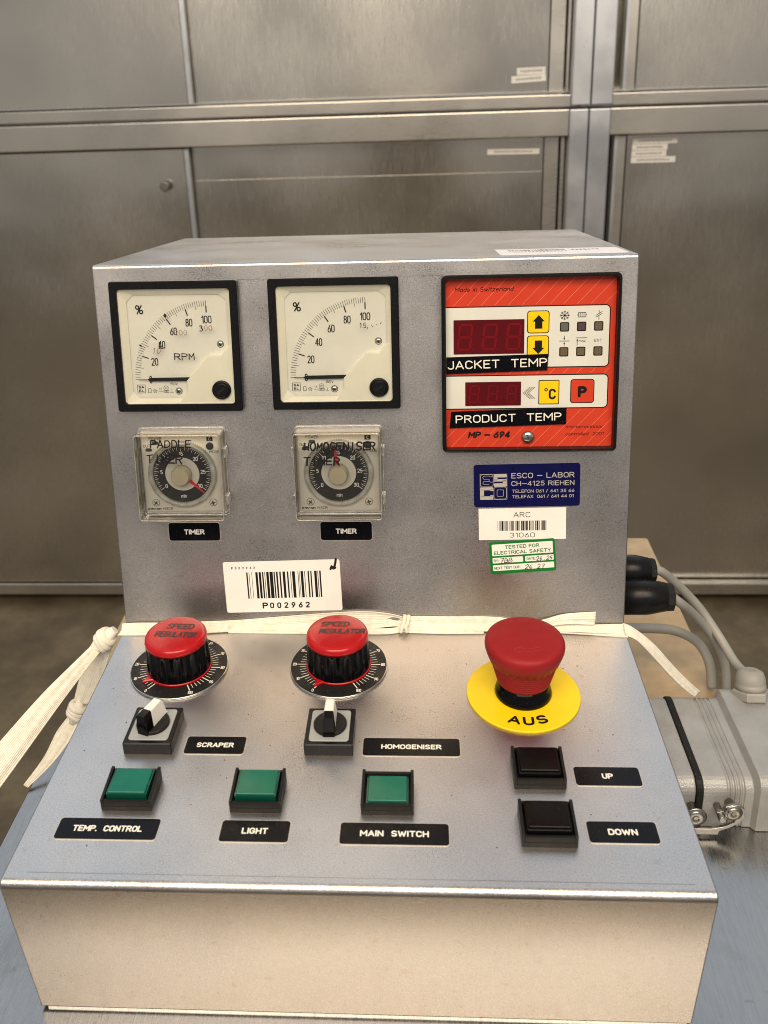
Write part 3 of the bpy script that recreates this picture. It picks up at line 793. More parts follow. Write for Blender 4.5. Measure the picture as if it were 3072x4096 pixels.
    key('unit_plate', 5.6, 15.9, -22.5, -9.8, 'yellow_key', .25, lab='yellow field reading °C')
    key('program_key', 22.7, 34.7, -22.0, -9.5, 'red_panel', lab='red key marked P')
    zp = zf+.40
    m = MB()
    m.flat([(2.7, 19.0), (6.6, 19.0), (6.6, 22.9), (7.9, 22.9), (4.65, 26.4), (1.4, 22.9), (2.7, 22.9)], zp)
    m.flat([(4.65, 5.2), (7.9, 8.6), (6.6, 8.6), (6.6, 12.6), (2.7, 12.6), (2.7, 8.6), (1.4, 8.6)], zp)
    m.text('P', 28.7, -19.2, 6.3, zp, w=4.9, bold=.045); m.text('o', 9.2, -15.6, 2.6, zp, w=1.9, bold=.02); m.text('C', 12.6, -20.1, 6.0, zp, w=3.9, bold=.02)
    for i in range(4):
        x = -3.1+i*.95; m.stroke([(x+3.6, -13.1), (x, -16.4), (x+3.6, -19.7)], .22, zf+.06)
    zi = zf+.06
    for i in range(8):
        a = R(45*i); c_, s_ = math.cos(a), math.sin(a); m.stroke([(18.4, 25.9), (18.4+2.5*c_, 25.9+2.5*s_)], .30, zi)
        for sg_ in (-1, 1):
            b_ = a+sg_*R(38); m.stroke([(18.4+1.5*c_, 25.9+1.5*s_), (18.4+1.5*c_+.85*math.cos(b_), 25.9+1.5*s_+.85*math.sin(b_))], .26, zi)
    m.stroke([(25.5, 24.9), (29.5, 24.9), (29.5, 27.2), (25.5, 27.2)], .32, zi, closed=True)
    for x in (26.5, 27.5, 28.5): m.stroke([(x, 24.9), (x, 27.2)], .30, zi)
    m.stroke([(25.0, 26.05), (25.5, 26.05)], .3, zi); m.stroke([(29.5, 26.05), (30.0, 26.05)], .3, zi)
    m.stroke([(36.4, 23.4), (36.4, 25.4)], .30, zi); m.stroke([(36.4, 26.4), (36.4, 28.4)], .30, zi); m.stroke([(34.8, 24.6), (38.0, 26.6)], .30, zi); m.stroke([(34.8, 25.6), (38.0, 27.6)], .30, zi)
    m.stroke([(15.9, 12.0), (21.0, 12.0)], .32, zi)
    for y0, y1 in ((14.8, 12.6), (9.2, 11.4)):
        m.stroke([(18.4, y0), (18.4, y1)], .30, zi); s_ = 1 if y1 > y0 else -1
        m.flat([(18.4, y1), (17.9, y1-.9*s_), (18.9, y1-.9*s_)][::s_], zi)
    m.stroke([(24.8, 13.6), (30.2, 13.6)], .32, zi); m.stroke([(25.3, 9.6), (25.3, 12.6)], .32, zi); m.flat([(25.3, 13.1), (24.8, 12.1), (25.8, 12.1)], zi)
    m.text('max', 27.9, 11.2, 1.5, zi, w=3.6); m.text('EXT', 36.4, 11.3, 1.6, zi, w=4.0)
    m.text('Made in Switzerland', -40.1, 39.4, 2.5, z+.08, w=31.0, align='l', shear=.22)
    m.text('MP – 694', -33.2, -41.9, 3.9, z+.08, w=23.0, align='l', shear=.2, bold=.035)
    m.text('microprocessor', 20.2, -36.7, 1.9, z+.08, w=20.2, align='l', shear=.22); m.text('controlled  2001', 20.2, -40.9, 1.9, z+.08, w=20.5, align='l', shear=.22)
    obj('symbols', m, 'print_black', o, L)
    for i, (x, y, mt) in enumerate(((18.4, 19.7, 'led_grey'), (27.4, 19.8, 'led_plum'), (36.4, 19.9, 'led_brown'), (18.3, 6.1, 'led_brown'), (27.3, 6.2, 'led_brown'), (36.4, 6.3, 'led_brown'))):
        b_ = obj('indicator', MB().prism(rrect(x-2.45, x+2.45, y-2.55, y+2.55, .7, 3), zf, zf+.1), 'print_black', o, L)
        mm = MB().prism(rrect(x-1.9, x+1.9, y-2.0, y+2.0, .4, 3), zf+.1, zf+.3, .06); me_ = b_.data; b2 = bmesh.new(); b2.from_mesh(me_)
        vv = [b2.verts.new((xx*MM, yy*MM, zz*MM)) for xx, yy, zz in mm.v]
        for f in mm.f: b2.faces.new([vv[j] for j in f]).material_index = 1
        b2.to_mesh(me_); b2.free(); me_.materials.append(MATS[mt])
    # embossed tape labels
    for poly, t, tx, ty, th, tw, sl in (([(-44.7, -5.2), (9.7, -3.7), (10.0, 5.2), (-44.7, 4.1)], 'JACKET  TEMP', -43.9, -2.7, 4.7, 53.4, .021),
                                        ([(-43.1, -35.7), (20.3, -34.1), (20.4, -24.8), (-42.2, -26.4)], 'PRODUCT  TEMP', -39.8, -33.0, 4.5, 57.6, .0195)):
        b_ = obj('embossed_tape', MB().prism(poly, zf+.35, zf+.75, .08), 'plate_black', o, L)
        b_['label'] = 'black embossed tape reading %s' % t.replace('  ', ' ')
        mm = MB().text(t, tx, ty, th, zf+.82, w=tw, align='l', bold=.004, rot=sl); me_ = b_.data; b2 = bmesh.new(); b2.from_mesh(me_)
        vv = [b2.verts.new((xx*MM, yy*MM, zz*MM)) for xx, yy, zz in mm.v]
        for f in mm.f: b2.faces.new([vv[j] for j in f]).material_index = 1
        b2.to_mesh(me_); b2.free(); me_.materials.append(MATS['print_white'])
    m = MB(); phillips(m, -.2, -41.4, z, 3.6); s_ = obj('screw', m, 'bright_metal', o, L)
    mm = MB(); cross_slot(mm, -.2, -41.4, z, 3.6, 25); me_ = s_.data; b2 = bmesh.new(); b2.from_mesh(me_)
    vv = [b2.verts.new((xx*MM, yy*MM, zz*MM)) for xx, yy, zz in mm.v]
    for f in mm.f: b2.faces.new([vv[j] for j in f]).material_index = 1
    b2.to_mesh(me_); b2.free(); me_.materials.append(MATS['zinc'])
controller(90.1, 158.3)

# ------------------------------------------------------------------ timers under clear covers
def timer(cu, cv, label, lines, ptr, rot=0.):
    L = at(FU, cu, cv, 0, rot)
    m = MB(); m.prism(rrect(-23.6, 23.6, -24.2, 24.2, 1.2), 0, 2.2, .4); m.prism(rrect(-22.7, 22.7, -22.8, 22.8, .8), 2.2, 4.0, .3)
    o = tag(obj('dial_timer', m, 'timer_face', console, L), label)
    m = MB()
    m.lathe([(19.4, 4.0), (19.4, 6.4), (18.6, 7.2), (16.9, 7.4), (16.7, 5.2)], 180, mod=lambda t, k: .32*math.cos(90*t) if k < 3 else 0, cap0=False, cap1=False)
    obj('setting_ring', m, 'clear_ring', o, L)
    obj('scale_disc', MB().lathe([(16.8, 4.0), (16.8, 5.0)], 72), 'timer_dark', o, L)
    obj('centre_disc', MB().lathe([(9.8, 5.0), (9.8, 5.3)], 64), 'timer_face', o, L)
    m = MB(); m.lathe([(5.6, 5.3), (5.6, 8.5), (5.0, 9.0), (5.0, 11.0), (4.7, 11.4)], 48); obj('knob_cap', m, 'timer_cap', o, L)
    m = MB(); za = 5.12
    for i in range(0, 61):
        if i % 2 and i > 0 and False: continue
        a = R(216.5-253*i/60); r0 = 13.6 if i % 10 == 0 else 14.2
        if i % 2 == 0 or i < 60: m.stroke([(16.2*math.cos(a), 16.2*math.sin(a)), (r0*math.cos(a), r0*math.sin(a))], .28 if i % 2 == 0 else .2, za) if i % 2 == 0 else m.stroke([(16.2*math.cos(a), 16.2*math.sin(a)), (15.0*math.cos(a), 15.0*math.sin(a))], .16, za)
    for i in range(7):
        a = R(216.5-253*i/6); m.text(str(5*i), 12.0*math.cos(a), 12.0*math.sin(a)-1.2, 2.4, za, bold=.008)
    m.text('min', 0, -14.2, 2.2, za)
    obj('scale_print', m, 'print_white', o, L)
    a = R(ptr); c_, s_ = math.cos(a), math.sin(a)
    m = MB(); m.add([(4.8*c_+1.1*s_, 4.8*s_-1.1*c_, 5.75), (16.4*c_+.18*s_, 16.4*s_-.18*c_, 5.75), (16.4*c_-.18*s_, 16.4*s_+.18*c_, 5.75), (4.8*c_-1.1*s_, 4.8*s_+1.1*c_, 5.75)], [(0, 1, 2, 3)])
    m.prism([(4.8*c_+1.1*s_, 4.8*s_-1.1*c_), (16.4*c_+.18*s_, 16.4*s_-.18*c_), (16.4*c_-.18*s_, 16.4*s_+.18*c_), (4.8*c_-1.1*s_, 4.8*s_+1.1*c_)], 5.35, 5.7)
    obj('pointer', m, 'pointer_red', o, L)
    for x, y in ((-14.6, 18.2), (-18.6, 14.2)): obj('indicator', MB().prism(rrect(x-1.85, x+1.85, y-.95, y+.95, .9, 4), 4.0, 4.5, .2), 'timer_led', o, L)
    m = MB(); m.lathe([(2.1, 4), (2.1, 4.8), (1.8, 5.0)], 28, cx=16.6, cy=16.2); obj('mode_switch', m, 'timer_dark', o, L)
    m = MB(); zz = 4.06
    m.rect(14.9, 18.4, 19.0, 21.6, zz)
    m.text('POWER', -14.4, 20.0, 1.7, zz, w=7.3); m.text('OUT', -19.6, 15.6, 1.7, zz, w=4.0); m.text('MODE', 18.9, 11.9, 1.6, zz, w=5.8)
    m.text('omron', -18.0, -22.0, 1.7, zz, w=7.8, bold=.03); m.text('H3CR', -10.0, -22.0, 1.7, zz, w=5.8)
    obj('face_print', m, 'print_black', o, L)
    obj('letter_mark', MB().text('C', 16.7, 19.4, 1.8, zz+.05), 'print_white', o, L)
    for x, y, ag in ((-16.7, -17.4, 20), (16.5, -17.4, -15)):
        m = MB(); m.lathe([(2.1, 4.0), (2.0, 4.3), (1.7, 4.4)], 24, cx=x, cy=y); cross_slot(m, x, y, 3.5, 2.4, ag+30); s2 = obj('screw', m, 'timer_face', o, L)
        mm = MB(); cross_slot(mm, x, y, 3.55, 2.4, ag+30); mm.stroke(circle(x, y, 2.1, 24), .22, 4.46, closed=True); me_ = s2.data; b2 = bmesh.new(); b2.from_mesh(me_)
        vv = [b2.verts.new((xx*MM, yy*MM, z3*MM)) for xx, yy, z3 in mm.v]
        for f in mm.f: b2.faces.new([vv[j] for j in f]).material_index = 1
        b2.to_mesh(me_); b2.free(); me_.materials.append(MATS['timer_led'])
    # clear cover: hollow shell with rounded rim
    w, h, zt = 24.4, 25.5, 13.4
    def loop(d, z): return [(x, y, z) for x, y in rrect(-w-.5+d, w+.5-d, -h-.5+d, h+.5-d, max(.6, 2.2-d*.5), 5)]
    lv = [loop(0, .3), loop(.35, zt-1.5), loop(.8, zt-.5), loop(1.5, zt)]
    n_ = len(lv[0]); m = MB()
    m.add([p for l in lv for p in l], [(k*n_+i, k*n_+(i+1) % n_, (k+1)*n_+(i+1) % n_, (k+1)*n_+i) for k in range(3) for i in range(n_)]+[tuple(range(3*n_, 4*n_))], False)
    cv_ = obj('clear_cover', m, 'clear_cover', o, L)
    # rim, inner step and hinge lugs of the cover
    m = MB()
    def torus_loop(d, z, r):
        pts = loop(d, z); pts = [Vector(p) for p in pts]; k = 6; vs = []; N = len(pts)
        for i, p in enumerate(pts):
            t = (pts[(i+1) % N]-pts[i-1]).normalized(); nn = Vector((t.y, -t.x, 0))
            for q in range(k): an = 2*math.pi*q/k; vs.append(p+nn*r*math.cos(an)+Vector((0, 0, r*math.sin(an))))
        m.add(vs, [(i*k+q, i*k+(q+1) % k, ((i+1) % N)*k+(q+1) % k, ((i+1) % N)*k+q) for i in range(N) for q in range(k)], True)
    torus_loop(.9, zt-.4, .34); torus_loop(0, .9, .36)
    for x in (-w-.9, w+.9):
        for y in (13, -15): m.prism(rrect(x-.8, x+.8, y-2.6, y+2.6, .5, 3), 1.5, 8.5, .4)
    obj('cover_rim', m, 'clear_edge', o, L)
    m = MB(); m.text('Y92A-48B', -20.4, -24.7, 2.1, zt+.05, w=15.5, align='l'); m.text('omron', 9.6, -24.7, 2.0, zt+.05, w=10.5, align='l', bold=.01)
    obj('moulded_text', m, 'clear_edge', o, L)
    m = MB()
    for t, x, y, hh, ww, pen, sd, sl in lines: m.hand(t, x, y, hh, zt+.12, ww, pen, .06, .08, sl, sd)
    obj('handwriting', m, 'ink_black', o, L)
timer(-104.4, 97.3, 'dial timer hand-lettered PADDLE TIMER under a clear cover', [('PADDLE', -14.3, 18.4, 4.0, 23.5, .72, 21, -.01), ('TIMER', -17.0, 9.4, 4.6, 20.5, .76, 22, -.02)], -43.0)
timer(-15.3, 97.3, 'dial timer hand-lettered HOMOGENISER TIMER under a clear cover', [('HOMOGENISER', -18.0, 16.0, 4.2, 40.0, .85, 23, 0.0), ('TIMER', -18.2, 7.4, 4.2, 20.5, .85, 24, -.005)], 97.3)

# ------------------------------------------------------------------ stickers on the upright face
def esco(cu, cv):
    L = at(FU, cu, cv, 0, .012)
    o = tag(obj('maker_plate', MB().prism(rrect(-29.6, 29.6, -12.7, 12.7, 1.7), 0, .8, .15), 'blue_plate', console, L), 'dark blue plate with silver logo and address lines')
    m = MB(); z = .86
    for t, y, h_ in (('ESCO – LABOR', 4.3, 3.2), ('CH–4125 RIEHEN', -.2, 2.9)): m.text(t, -8.6, y, h_, z, w=35.0, align='l', bold=.004)
    m.text('TELEFON 061 / 641 35 66', -8.2, -4.3, 1.9, z, w=34.6, align='l', bold=.004); m.text('TELEFAX  061 / 641 44 01', -8.2, -7.5, 1.9, z, w=34.3, align='l', bold=.004)
    # square emblem with four letters
    x0, y0, q = -26.1, -8.0, 7.5
    m.stroke([(x0, y0), (x0+2*q, y0), (x0+2*q, y0+2*q), (x0, y0+2*q)], .22, z, closed=True)
    # E outline (upper left)
    ex, ey = x0+.15, y0+q+.15; s_ = q-.3
    m.stroke(rrect(ex, ex+s_, ey, ey+s_, 1.4, 4), .2, z, closed=True)
    for yy in (.18, .62): m.stroke([(ex+s_, ey+s_*(yy+.20)), (ex+s_*.75, ey+s_*(yy+.20)), (ex+s_*.68, ey+s_*yy+s_*.26), (ex+s_*.28, ey+s_*yy+s_*.26), (ex+s_*.18, ey+s_*yy+s_*.13), (ex+s_*.28, ey+s_*yy), (ex+s_*.68, ey+s_*yy)], .2, z)
    m.stroke([(ex+s_*.68, ey+s_*.44), (ex+s_*.68, ey+s_*.62)], .2, z)
    # S solid (upper right)
    def blk(xx, yy, l): # list of rects in unit square
        for a, b, c, d in l: m.rect(xx+a*q, xx+b*q, yy+c*q, yy+d*q, z)
    m.flat(rrect(x0+q+.1, x0+2*q-.1, y0+2*q-.26*q, y0+2*q-.02, .8, 3), z); blk(x0+q, y0+q, [(.02, .30, .50, .78), (.70, .98, .24, .52)])
    m.rect(x0+q+.1, x0+2*q-.2, y0+q+.42*q, y0+q+.60*q, z); m.flat(rrect(x0+q+.1, x0+2*q-.1, y0+q+.02, y0+q+.28*q, .8, 3), z)
    # C solid (lower left)
    m.flat(rrect(x0+.1, x0+q-.1, y0+.74*q, y0+.98*q, .7, 3), z); m.flat(rrect(x0+.1, x0+q-.1, y0+.1, y0+.26*q, .7, 3), z); m.rect(x0+.1, x0+.28*q, y0+.2*q, y0+.8*q, z)
    m.rect(x0+.75*q, x0+q-.05, y0+.68*q, y0+.80*q, z); m.rect(x0+.75*q, x0+q-.05, y0+.2*q, y0+.34*q, z)
    # O outline (lower right)
    m.stroke(rrect(x0+q+.2, x0+2*q-.25, y0+.2, y0+q-.15, 1.3, 4), .2, z, closed=True); m.stroke(rrect(x0+q*1.26, x0+q*1.74, y0+.24*q, y0+.76*q, .6, 4), .2, z, closed=True)
    obj('plate_print', m, 'silver_print', o, L)
esco(90.1, 87.5)

def barcode(m, spans, x0, x1, y0, y1, z):
    a0, a1 = spans[0][0], spans[-1][1]
    for a, b in spans:
        m.rect(x0+(a-a0)/(a1-a0)*(x1-x0), x0+(b-a0)/(a1-a0)*(x1-x0), y0, y1, z)
BAR1 = [(430, 435), (455, 463), (468, 476), (482, 505), (510, 514), (522, 534), (546, 562), (580, 584), (590, 594), (602, 606), (612, 630), (637, 645), (660, 664), (670, 676), (682, 700), (706, 712), (720, 726), (743, 756), (760, 780), (785, 789), (795, 801), (808, 830), (848, 862), (868, 872), (880, 884), (892, 896), (905, 911), (930, 942), (948, 968), (975, 979), (985, 993), (1010, 1015), (1022, 1042), (1048, 1064), (1070, 1075)]
BAR2 = [(405, 422), (437, 443), (470, 475), (517, 545), (558, 585), (598, 615), (628, 635), (650, 680), (690, 730), (740, 755), (770, 790), (810, 828), (850, 880), (903, 920), (943, 950), (965, 1000), (1035, 1042), (1052, 1057), (1070, 1100), (1115, 1122), (1155, 1172), (1188, 1203), (1235, 1265), (1275, 1283), (1297, 1315)]
L = at(FU, 87.9, 64.25, 0, .014)
o = tag(obj('asset_sticker', MB().box(-24.6, 24.6, -9.5, 9.5, 0, .22), 'paper', console, L), 'white sticker with barcode reading ARC 31060')
m = MB(); m.text('ARC', -.2, 4.0, 3.2, .3, w=9.6, bold=-.008); m.text('31060', 0, -8.2, 2.9, .3, w=14.2, bold=-.008); barcode(m, BAR1, -13.9, 13.5, -4.0, 1.9, .3)
obj('sticker_print', m, 'print_black', o, L)
L = at(FU, -51.2, 25.8, 0, .026)
o = tag(obj('asset_sticker', MB().prism(rrect(-34.4, 34.4, -16.1, 16.1, 1.2), 0, .25), 'paper', console, L), 'large white sticker with barcode reading P002962')
m = MB(); barcode(m, BAR2, -21.0, 23.0, -7.3, 9.4, .33)
m.text('P', -12.9, -13.9, 3.9, .33, w=3.4, align='l', bold=.03)
for i, ch in enumerate('002962'): m.text(ch, -7.2+i*4.25, -13.8, 3.7, .33, w=2.4, bold=.022)
for i, ch in enumerate('P002962'): m.text(ch, -29.1+i*2.18, 11.5, 1.5, .33, bold=.02)
obj('sticker_print', m, 'print_black', o, L)
m = MB(); m.stroke([(28.9, 10.2), (29.6, 12.0), (30.6, 10.4), (31.4, 12.2), (32.0, 14.5), (32.3, 16.4)], 1.3, .34); m.stroke([(30.6, 10.5), (31.7, 11.0)], 1.3, .34)
obj('handwriting', m, 'ink_black', o, L)
L = at(FU, 88.3, 44.45, 0, .068)
o = tag(obj('safety_sticker', MB().prism(rrect(-18.7, 18.7, -9.9, 9.9, 1.3), .24, .5, .05), 'green_sticker', console, L), 'green and white electrical safety test sticker')
m = MB()
for x0, x1, y0, y1 in ((-17.2, 17.4, 1.3, 8.4), (-17.2, .2, -3.2, .2), (1.4, 17.6, -3.2, .2), (-17.2, 17.6, -7.9, -4.3)): m.flat(rrect(x0, x1, y0, y1, .5, 3), .56)
obj('white_fields', m, 'paper', o, L)
m = MB(); z = .62
m.text('TESTED FOR', 0, 5.3, 2.2, z, w=19.6, bold=.018); m.text('ELECTRICAL SAFETY', 0, 2.0, 2.2, z, w=32.5, bold=.018)
m.text('BY:', -16.6, -2.3, 1.6, z, w=2.9, align='l', bold=.012); m.text('DATE:', 2.2, -2.3, 1.6, z, w=5.2, align='l', bold=.012); m.text('NEXT TEST DUE:', -16.6, -7.0, 1.6, z, w=15.0, align='l', bold=.012)
obj('sticker_print', m, 'green_sticker', o, L)
m = MB(); m.hand('7BB', -13.0, -3.0, 2.6, .64, 7.4, .32, .1, .2, 0, 31); m.hand('26.25', 7.6, -2.9, 2.4, .64, 9.6, .32, .1, .2, 0, 32); m.hand('26 27', 1.0, -7.8, 2.6, .64, 11.5, .32, .1, .2, 0, 33)
obj('handwriting', m, 'ink_black', o, L)
# sticker on the top sheet
L = at(FT, 111, 26, 0, .02)
o = tag(obj('asset_sticker', MB().prism(rrect(-36, 33, -17, 16, 1.5), 0, .2), 'paper_blue', console, L), 'worn white sticker on top of the console')
m = MB(); rnd = random.Random(5); x = -29.
while x < 2:
    w_ = rnd.choice((.5, .5, .9, 1.4)); m.rect(x, x+w_, 2, 10.5, .27); x += w_+rnd.choice((.5, .6, 1.0))
for i in range(15): m.rect(-27+i*2.0, -25.8+i*2.0, -3.4, -1.2, .27)
for i in range(7): m.rect(6+i*2.3, 7.4+i*2.3, 2.5+rnd.uniform(0, 3), 6.5+rnd.uniform(0, 3), .27)
obj('sticker_print', m, 'ink_brown', o, L)

# ------------------------------------------------------------------ speed regulator knobs
def speed_knob(cu, cv, ptr, label, rot, lines):
    L = at(FD, cu, -cv, 0, rot)
    o = tag(obj('speed_knob', MB().lathe([(27.0, 0), (27.0, 1.1), (26.6, 1.3)], 96), 'bright_metal', console, L), label)
    obj('scale_plate', MB().lathe([(26.5, 1.25), (26.5, 1.5)], 96), 'black_matte', o, L)
    m = MB(); z = 1.58
    for v in range(0, 101, 2):
        a = R(90+150-3*v); r1 = 22.8 if v % 10 == 0 else 21.4
        m.stroke([(18.2*math.cos(a), 18.2*math.sin(a)), (r1*math.cos(a), r1*math.sin(a))], .55 if v % 10 == 0 else .3, z)
    for v in range(0, 101, 10):
        a = R(90+150-3*v); rr = 24.5
        m.text(str(v), rr*math.cos(a), rr*math.sin(a)-1.2+(-.3 if v in (0, 100) else 0), 2.4, z, xs=.72, bold=.004)
    obj('scale_print', m, 'print_white', o, L)
    # skirt ring and pointer
    m = MB(); m.lathe([(17.9, 1.5), (17.9, 2.5), (17.0, 2.8)], 72)
    a = R(90+150-3*ptr); c_, s_ = math.cos(a), math.sin(a)
    t = [(16.5, 3.0), (22.4, 0), (16.5, -3.0)]
    m.prism([(r*c_-w_*s_, r*s_+w_*c_) for r, w_ in t][::-1], 1.7, 3.0, .4)
    obj('pointer_ring', m, 'knob_red', o, L)
    def fl(t, k):
        d = (0, .3, 1.1, 1.1, .4, 0)[k]; return -d*(.5+.5*math.cos(15*t))**1.5
    m = MB(); m.lathe([(17.4, 2.7), (17.5, 3.4), (17.45, 5.5), (17.0, 16.0), (16.85, 18.4), (16.8, 19.4)], 216, mod=fl)
    obj('grip', m, 'black_gloss', o, L)
    m = MB(); m.lathe([(16.95, 19.3), (16.95, 20.6), (16.75, 21.8), (16.2, 22.7), (15.3, 23.25), (13.8, 23.45), (8, 23.5), (.3, 23.5)], 96)
    c = obj('cap', m, 'knob_red', o, L)
    m = MB()
    for tt, x, y, h_, w_, pen, sd in lines: m.hand(tt, x, y, h_, 23.56, w_, pen, .05, .1, 0, sd)
    obj('handwriting', m, 'ink_black', o, L)
speed_knob(-104.8, 39.2, 5.2, 'red-capped speed knob above the SCRAPER switch', R(-3), [('SPEED', -6.2, 4.0, 3.9, 15.5, .92, 41), ('REGULATOR', -10.6, -3.4, 4.1, 23.0, .92, 42)])
speed_knob(-16.0, 37.2, .4, 'red-capped speed knob above the HOMOGENISER switch', 0, [('SPEED', -9.0, 4.6, 3.6, 15.8, .95, 43), ('REGULATOR', -9.4, -1.8, 3.6, 25.0, .95, 44)])

# ------------------------------------------------------------------ emergency stop
L = at(FD, 82.8, -58.8)
es = tag(obj('emergency_stop', MB().lathe([(29.5, 0), (29.5, 1.1), (29.2, 1.4)], 96), 'yellow_disc', console, L), 'red mushroom emergency stop button on a yellow disc')
obj('collar', MB().lathe([(14.6, 1.4), (14.9, 2.2), (14.3, 4.4), (12.8, 6.0), (12.6, 10.4)], 64), 'black_gloss', es, L)
def teeth(t, k): return 0
pr = [(12.9, 10.0), (13.6, 10.2)]
for i in range(7):
    z_ = 11.6+i*1.55; r_ = 13.9+i*.43
    pr += [(r_, z_-.45), (r_+.32, z_-.1), (r_+.34, z_+.35), (r_+.05, z_+.65)]
pr += [(17.3, 22.4), (17.4, 23.0), (17.9, 23.1), (19.4, 27.2), (20.2, 29.8), (20.45, 31.6), (20.3, 33.0), (19.7, 34.2), (18.6, 35.0), (17.0, 35.35), (13, 35.55), (7, 35.65), (.3, 35.7)]
def castel(t, k):
    return -.45*(1 if math.sin(30*t) > .55 else 0) if 29 < k < 33 else 0
obj('mushroom_cap', MB().lathe(pr, 240, mod=castel), 'mushroom_red', es, L)
m = MB()
pts = [(7.2*math.cos(R(-58-60*i/10)), -2.5+10.2*math.sin(R(-58-60*i/10))) for i in range(11)]
up = [(x*1.0+1.0, y+1.9) for x, y in pts]
m.stroke([(x, y) for x, y in [(6.0, -8.2), (3, -9.2), (0, -9.7), (-2.2, -9.6), (-2.8, -8.6)]], .28, 35.66); m.stroke([(7.2, -10.2), (3.4, -11.2), (0, -11.6), (-2.2, -11.4)], .28, 35.60)
m.stroke([(-2.8, -8.6), (-2.9, -7.9), (-6.4, -9.6), (-4.4, -12.6), (-4.0, -11.5), (-2.2, -11.4)], .28, 35.60)
obj('arrow_mark', m, 'arrow_red', es, L)
m = MB()
for ch, a, w_ in (('A', -109.0, 6.3), ('U', -89.0, 5.6), ('S', -69.5, 5.6)):
    m.text(ch, 22.6*math.cos(R(a)), 22.6*math.sin(R(a))-2.6, 5.8 if ch == 'A' else 6.2, 1.5, w=w_, bold=.032, rot=R((a+89)*.75))
obj('lettering', m, 'print_black', es, L)

# ------------------------------------------------------------------ rotary selector switches
def selector(x0, x1, v0, v1, ang, label):
    cx, cy = (x0+x1)/2, -(v0+v1)/2; w, h = (x1-x0)/2, (v1-v0)/2; L = at(FD, cx, cy)
    m = MB(); m.prism(rrect(-w, w, -h, h, .8, 3), 0, 6.5, .5)
    o = tag(obj('selector_switch', m, 'black_plastic', console, L), label)
    obj('face_plate', MB().prism(rrect(-w+2.2, w-2.2, -h+2.3, h-2.3, 1.6), 6.5, 7.0, .15), 'switch_grey', o, L)
    obj('dial', MB().lathe([(8.2, 7.0), (8.2, 8.4), (7.8, 8.9)], 56), 'black_matte', o, L)
    LL = L @ Matrix.Rotation(ang, 4, 'Z')
    # lever: side outline swept across its width, tapering to the tip
    def lever(y0, y1, nseg, name, mat):
        m = MB(); N = nseg; secs = []
        for i in range(N+1):
            y = y0+(y1-y0)*i/N; t = (y+8.6)/17.2
            top = 18.6-.4*t if t < .80 else 18.3-9.0*((t-.80)/.20)**2.2
            wt = 2.5-.35*t; wb = 2.9
            secs.append([(-wb, y, 8.9 if y > -8 else 7.2), (wb, y, 8.9 if y > -8 else 7.2), (wt, y, top-.5), (wt-.5, y, top), (-wt+.5, y, top), (-wt, y, top-.5)])
        vs = [p for s_ in secs for p in s_]; fs = []
        for i in range(N):
            for k in range(6): fs.append((i*6+k, i*6+(k+1) % 6, (i+1)*6+(k+1) % 6, (i+1)*6+k))
        fs.append(tuple(range(6))); fs.append(tuple(N*6+k for k in range(5, -1, -1)))
        m.add(vs, [f[::-1] for f in fs]); return obj(name, m, mat, o, LL)
    lever(-8.6, -3.2, 6, 'lever', 'black_gloss'); lever(-3.18, 8.8, 14, 'lever_tip', 'switch_white')
selector(-116.8, -92.6, 78.4, 104.8, R(-20), 'black selector switch beside the SCRAPER plate')
selector(-27.6, -3.7, 78.2, 104.4, 0, 'black selector switch beside the HOMOGENISER plate')

# ------------------------------------------------------------------ push buttons
def push_button(x0, x1, v0, v1, cap, edge, sunk, label, hz=0.):
    cx, cy = (x0+x1)/2, -(v0+v1)/2; w, h = (x1-x0)/2, (v1-v0)/2; L = at(FD, cx, cy); H0, H1 = 5.6, 8.0
    m = MB(); t = 1.4
    # base, low front and back walls, side walls rising to the back
    m.box(-w, w, -h, h, 0, 2.6); m.box(-w+t, w-t, -h, -h+t, 2.6, H0); m.box(-w+t, w-t, h-t, h, 2.6, 6.6)
    for s_ in (-1, 1):
        a, b = (-w, -w+t) if s_ < 0 else (w-t, w)
        m.add([(a, -h, 2.6), (b, -h, 2.6), (b, h, 2.6), (a, h, 2.6), (a, -h, H0+.4), (b, -h, H0+.4), (b, h-1.2, H1), (a, h-1.2, H1), (b, h, H1-.2), (a, h, H1-.2)],
              [(0, 1, 5, 4), (1, 2, 8, 6, 5), (3, 0, 4, 7, 9), (4, 5, 6, 7), (7, 6, 8, 9), (2, 3, 9, 8)])
    o = tag(obj('push_button', m, 'housing_black', console, L, bevel=.25), label)
    zt = 8.6-sunk; b0 = w-t-.9
    m = MB(); m.prism(rrect(-b0, b0, -h+t+.4, h-t-.2, .5, 3), 2.7, zt-.9, .0); obj('cap_skirt', m, edge, o, L)
    m = MB(); m.prism(rrect(-b0+.7, b0-.7, -h+t+1.0, h-t-.7, .5, 3), zt-.9, zt, .25); obj('cap', m, cap, o, L)
push_button(-116.3, -93.0, 120.8, 139.8, 'button_green', 'button_green_edge', 0, 'green push button above the TEMP. CONTROL plate')
push_button(-57.3, -33.8, 120.8, 139.8, 'button_green', 'button_green_edge', 0, 'green push button above the LIGHT plate')
push_button(2.1, 25.7, 120.9, 140.1, 'button_green', 'button_green_edge', 2.6, 'green push button pressed in above the MAIN SWITCH plate')
push_button(71.7, 95.5, 104.9, 124.0, 'black_gloss', 'black_gloss', -.4, 'black push button beside the UP plate')
push_button(71.7, 95.5, 137.3, 156.2, 'black_gloss', 'black_gloss', -.4, 'black push button beside the DOWN plate')

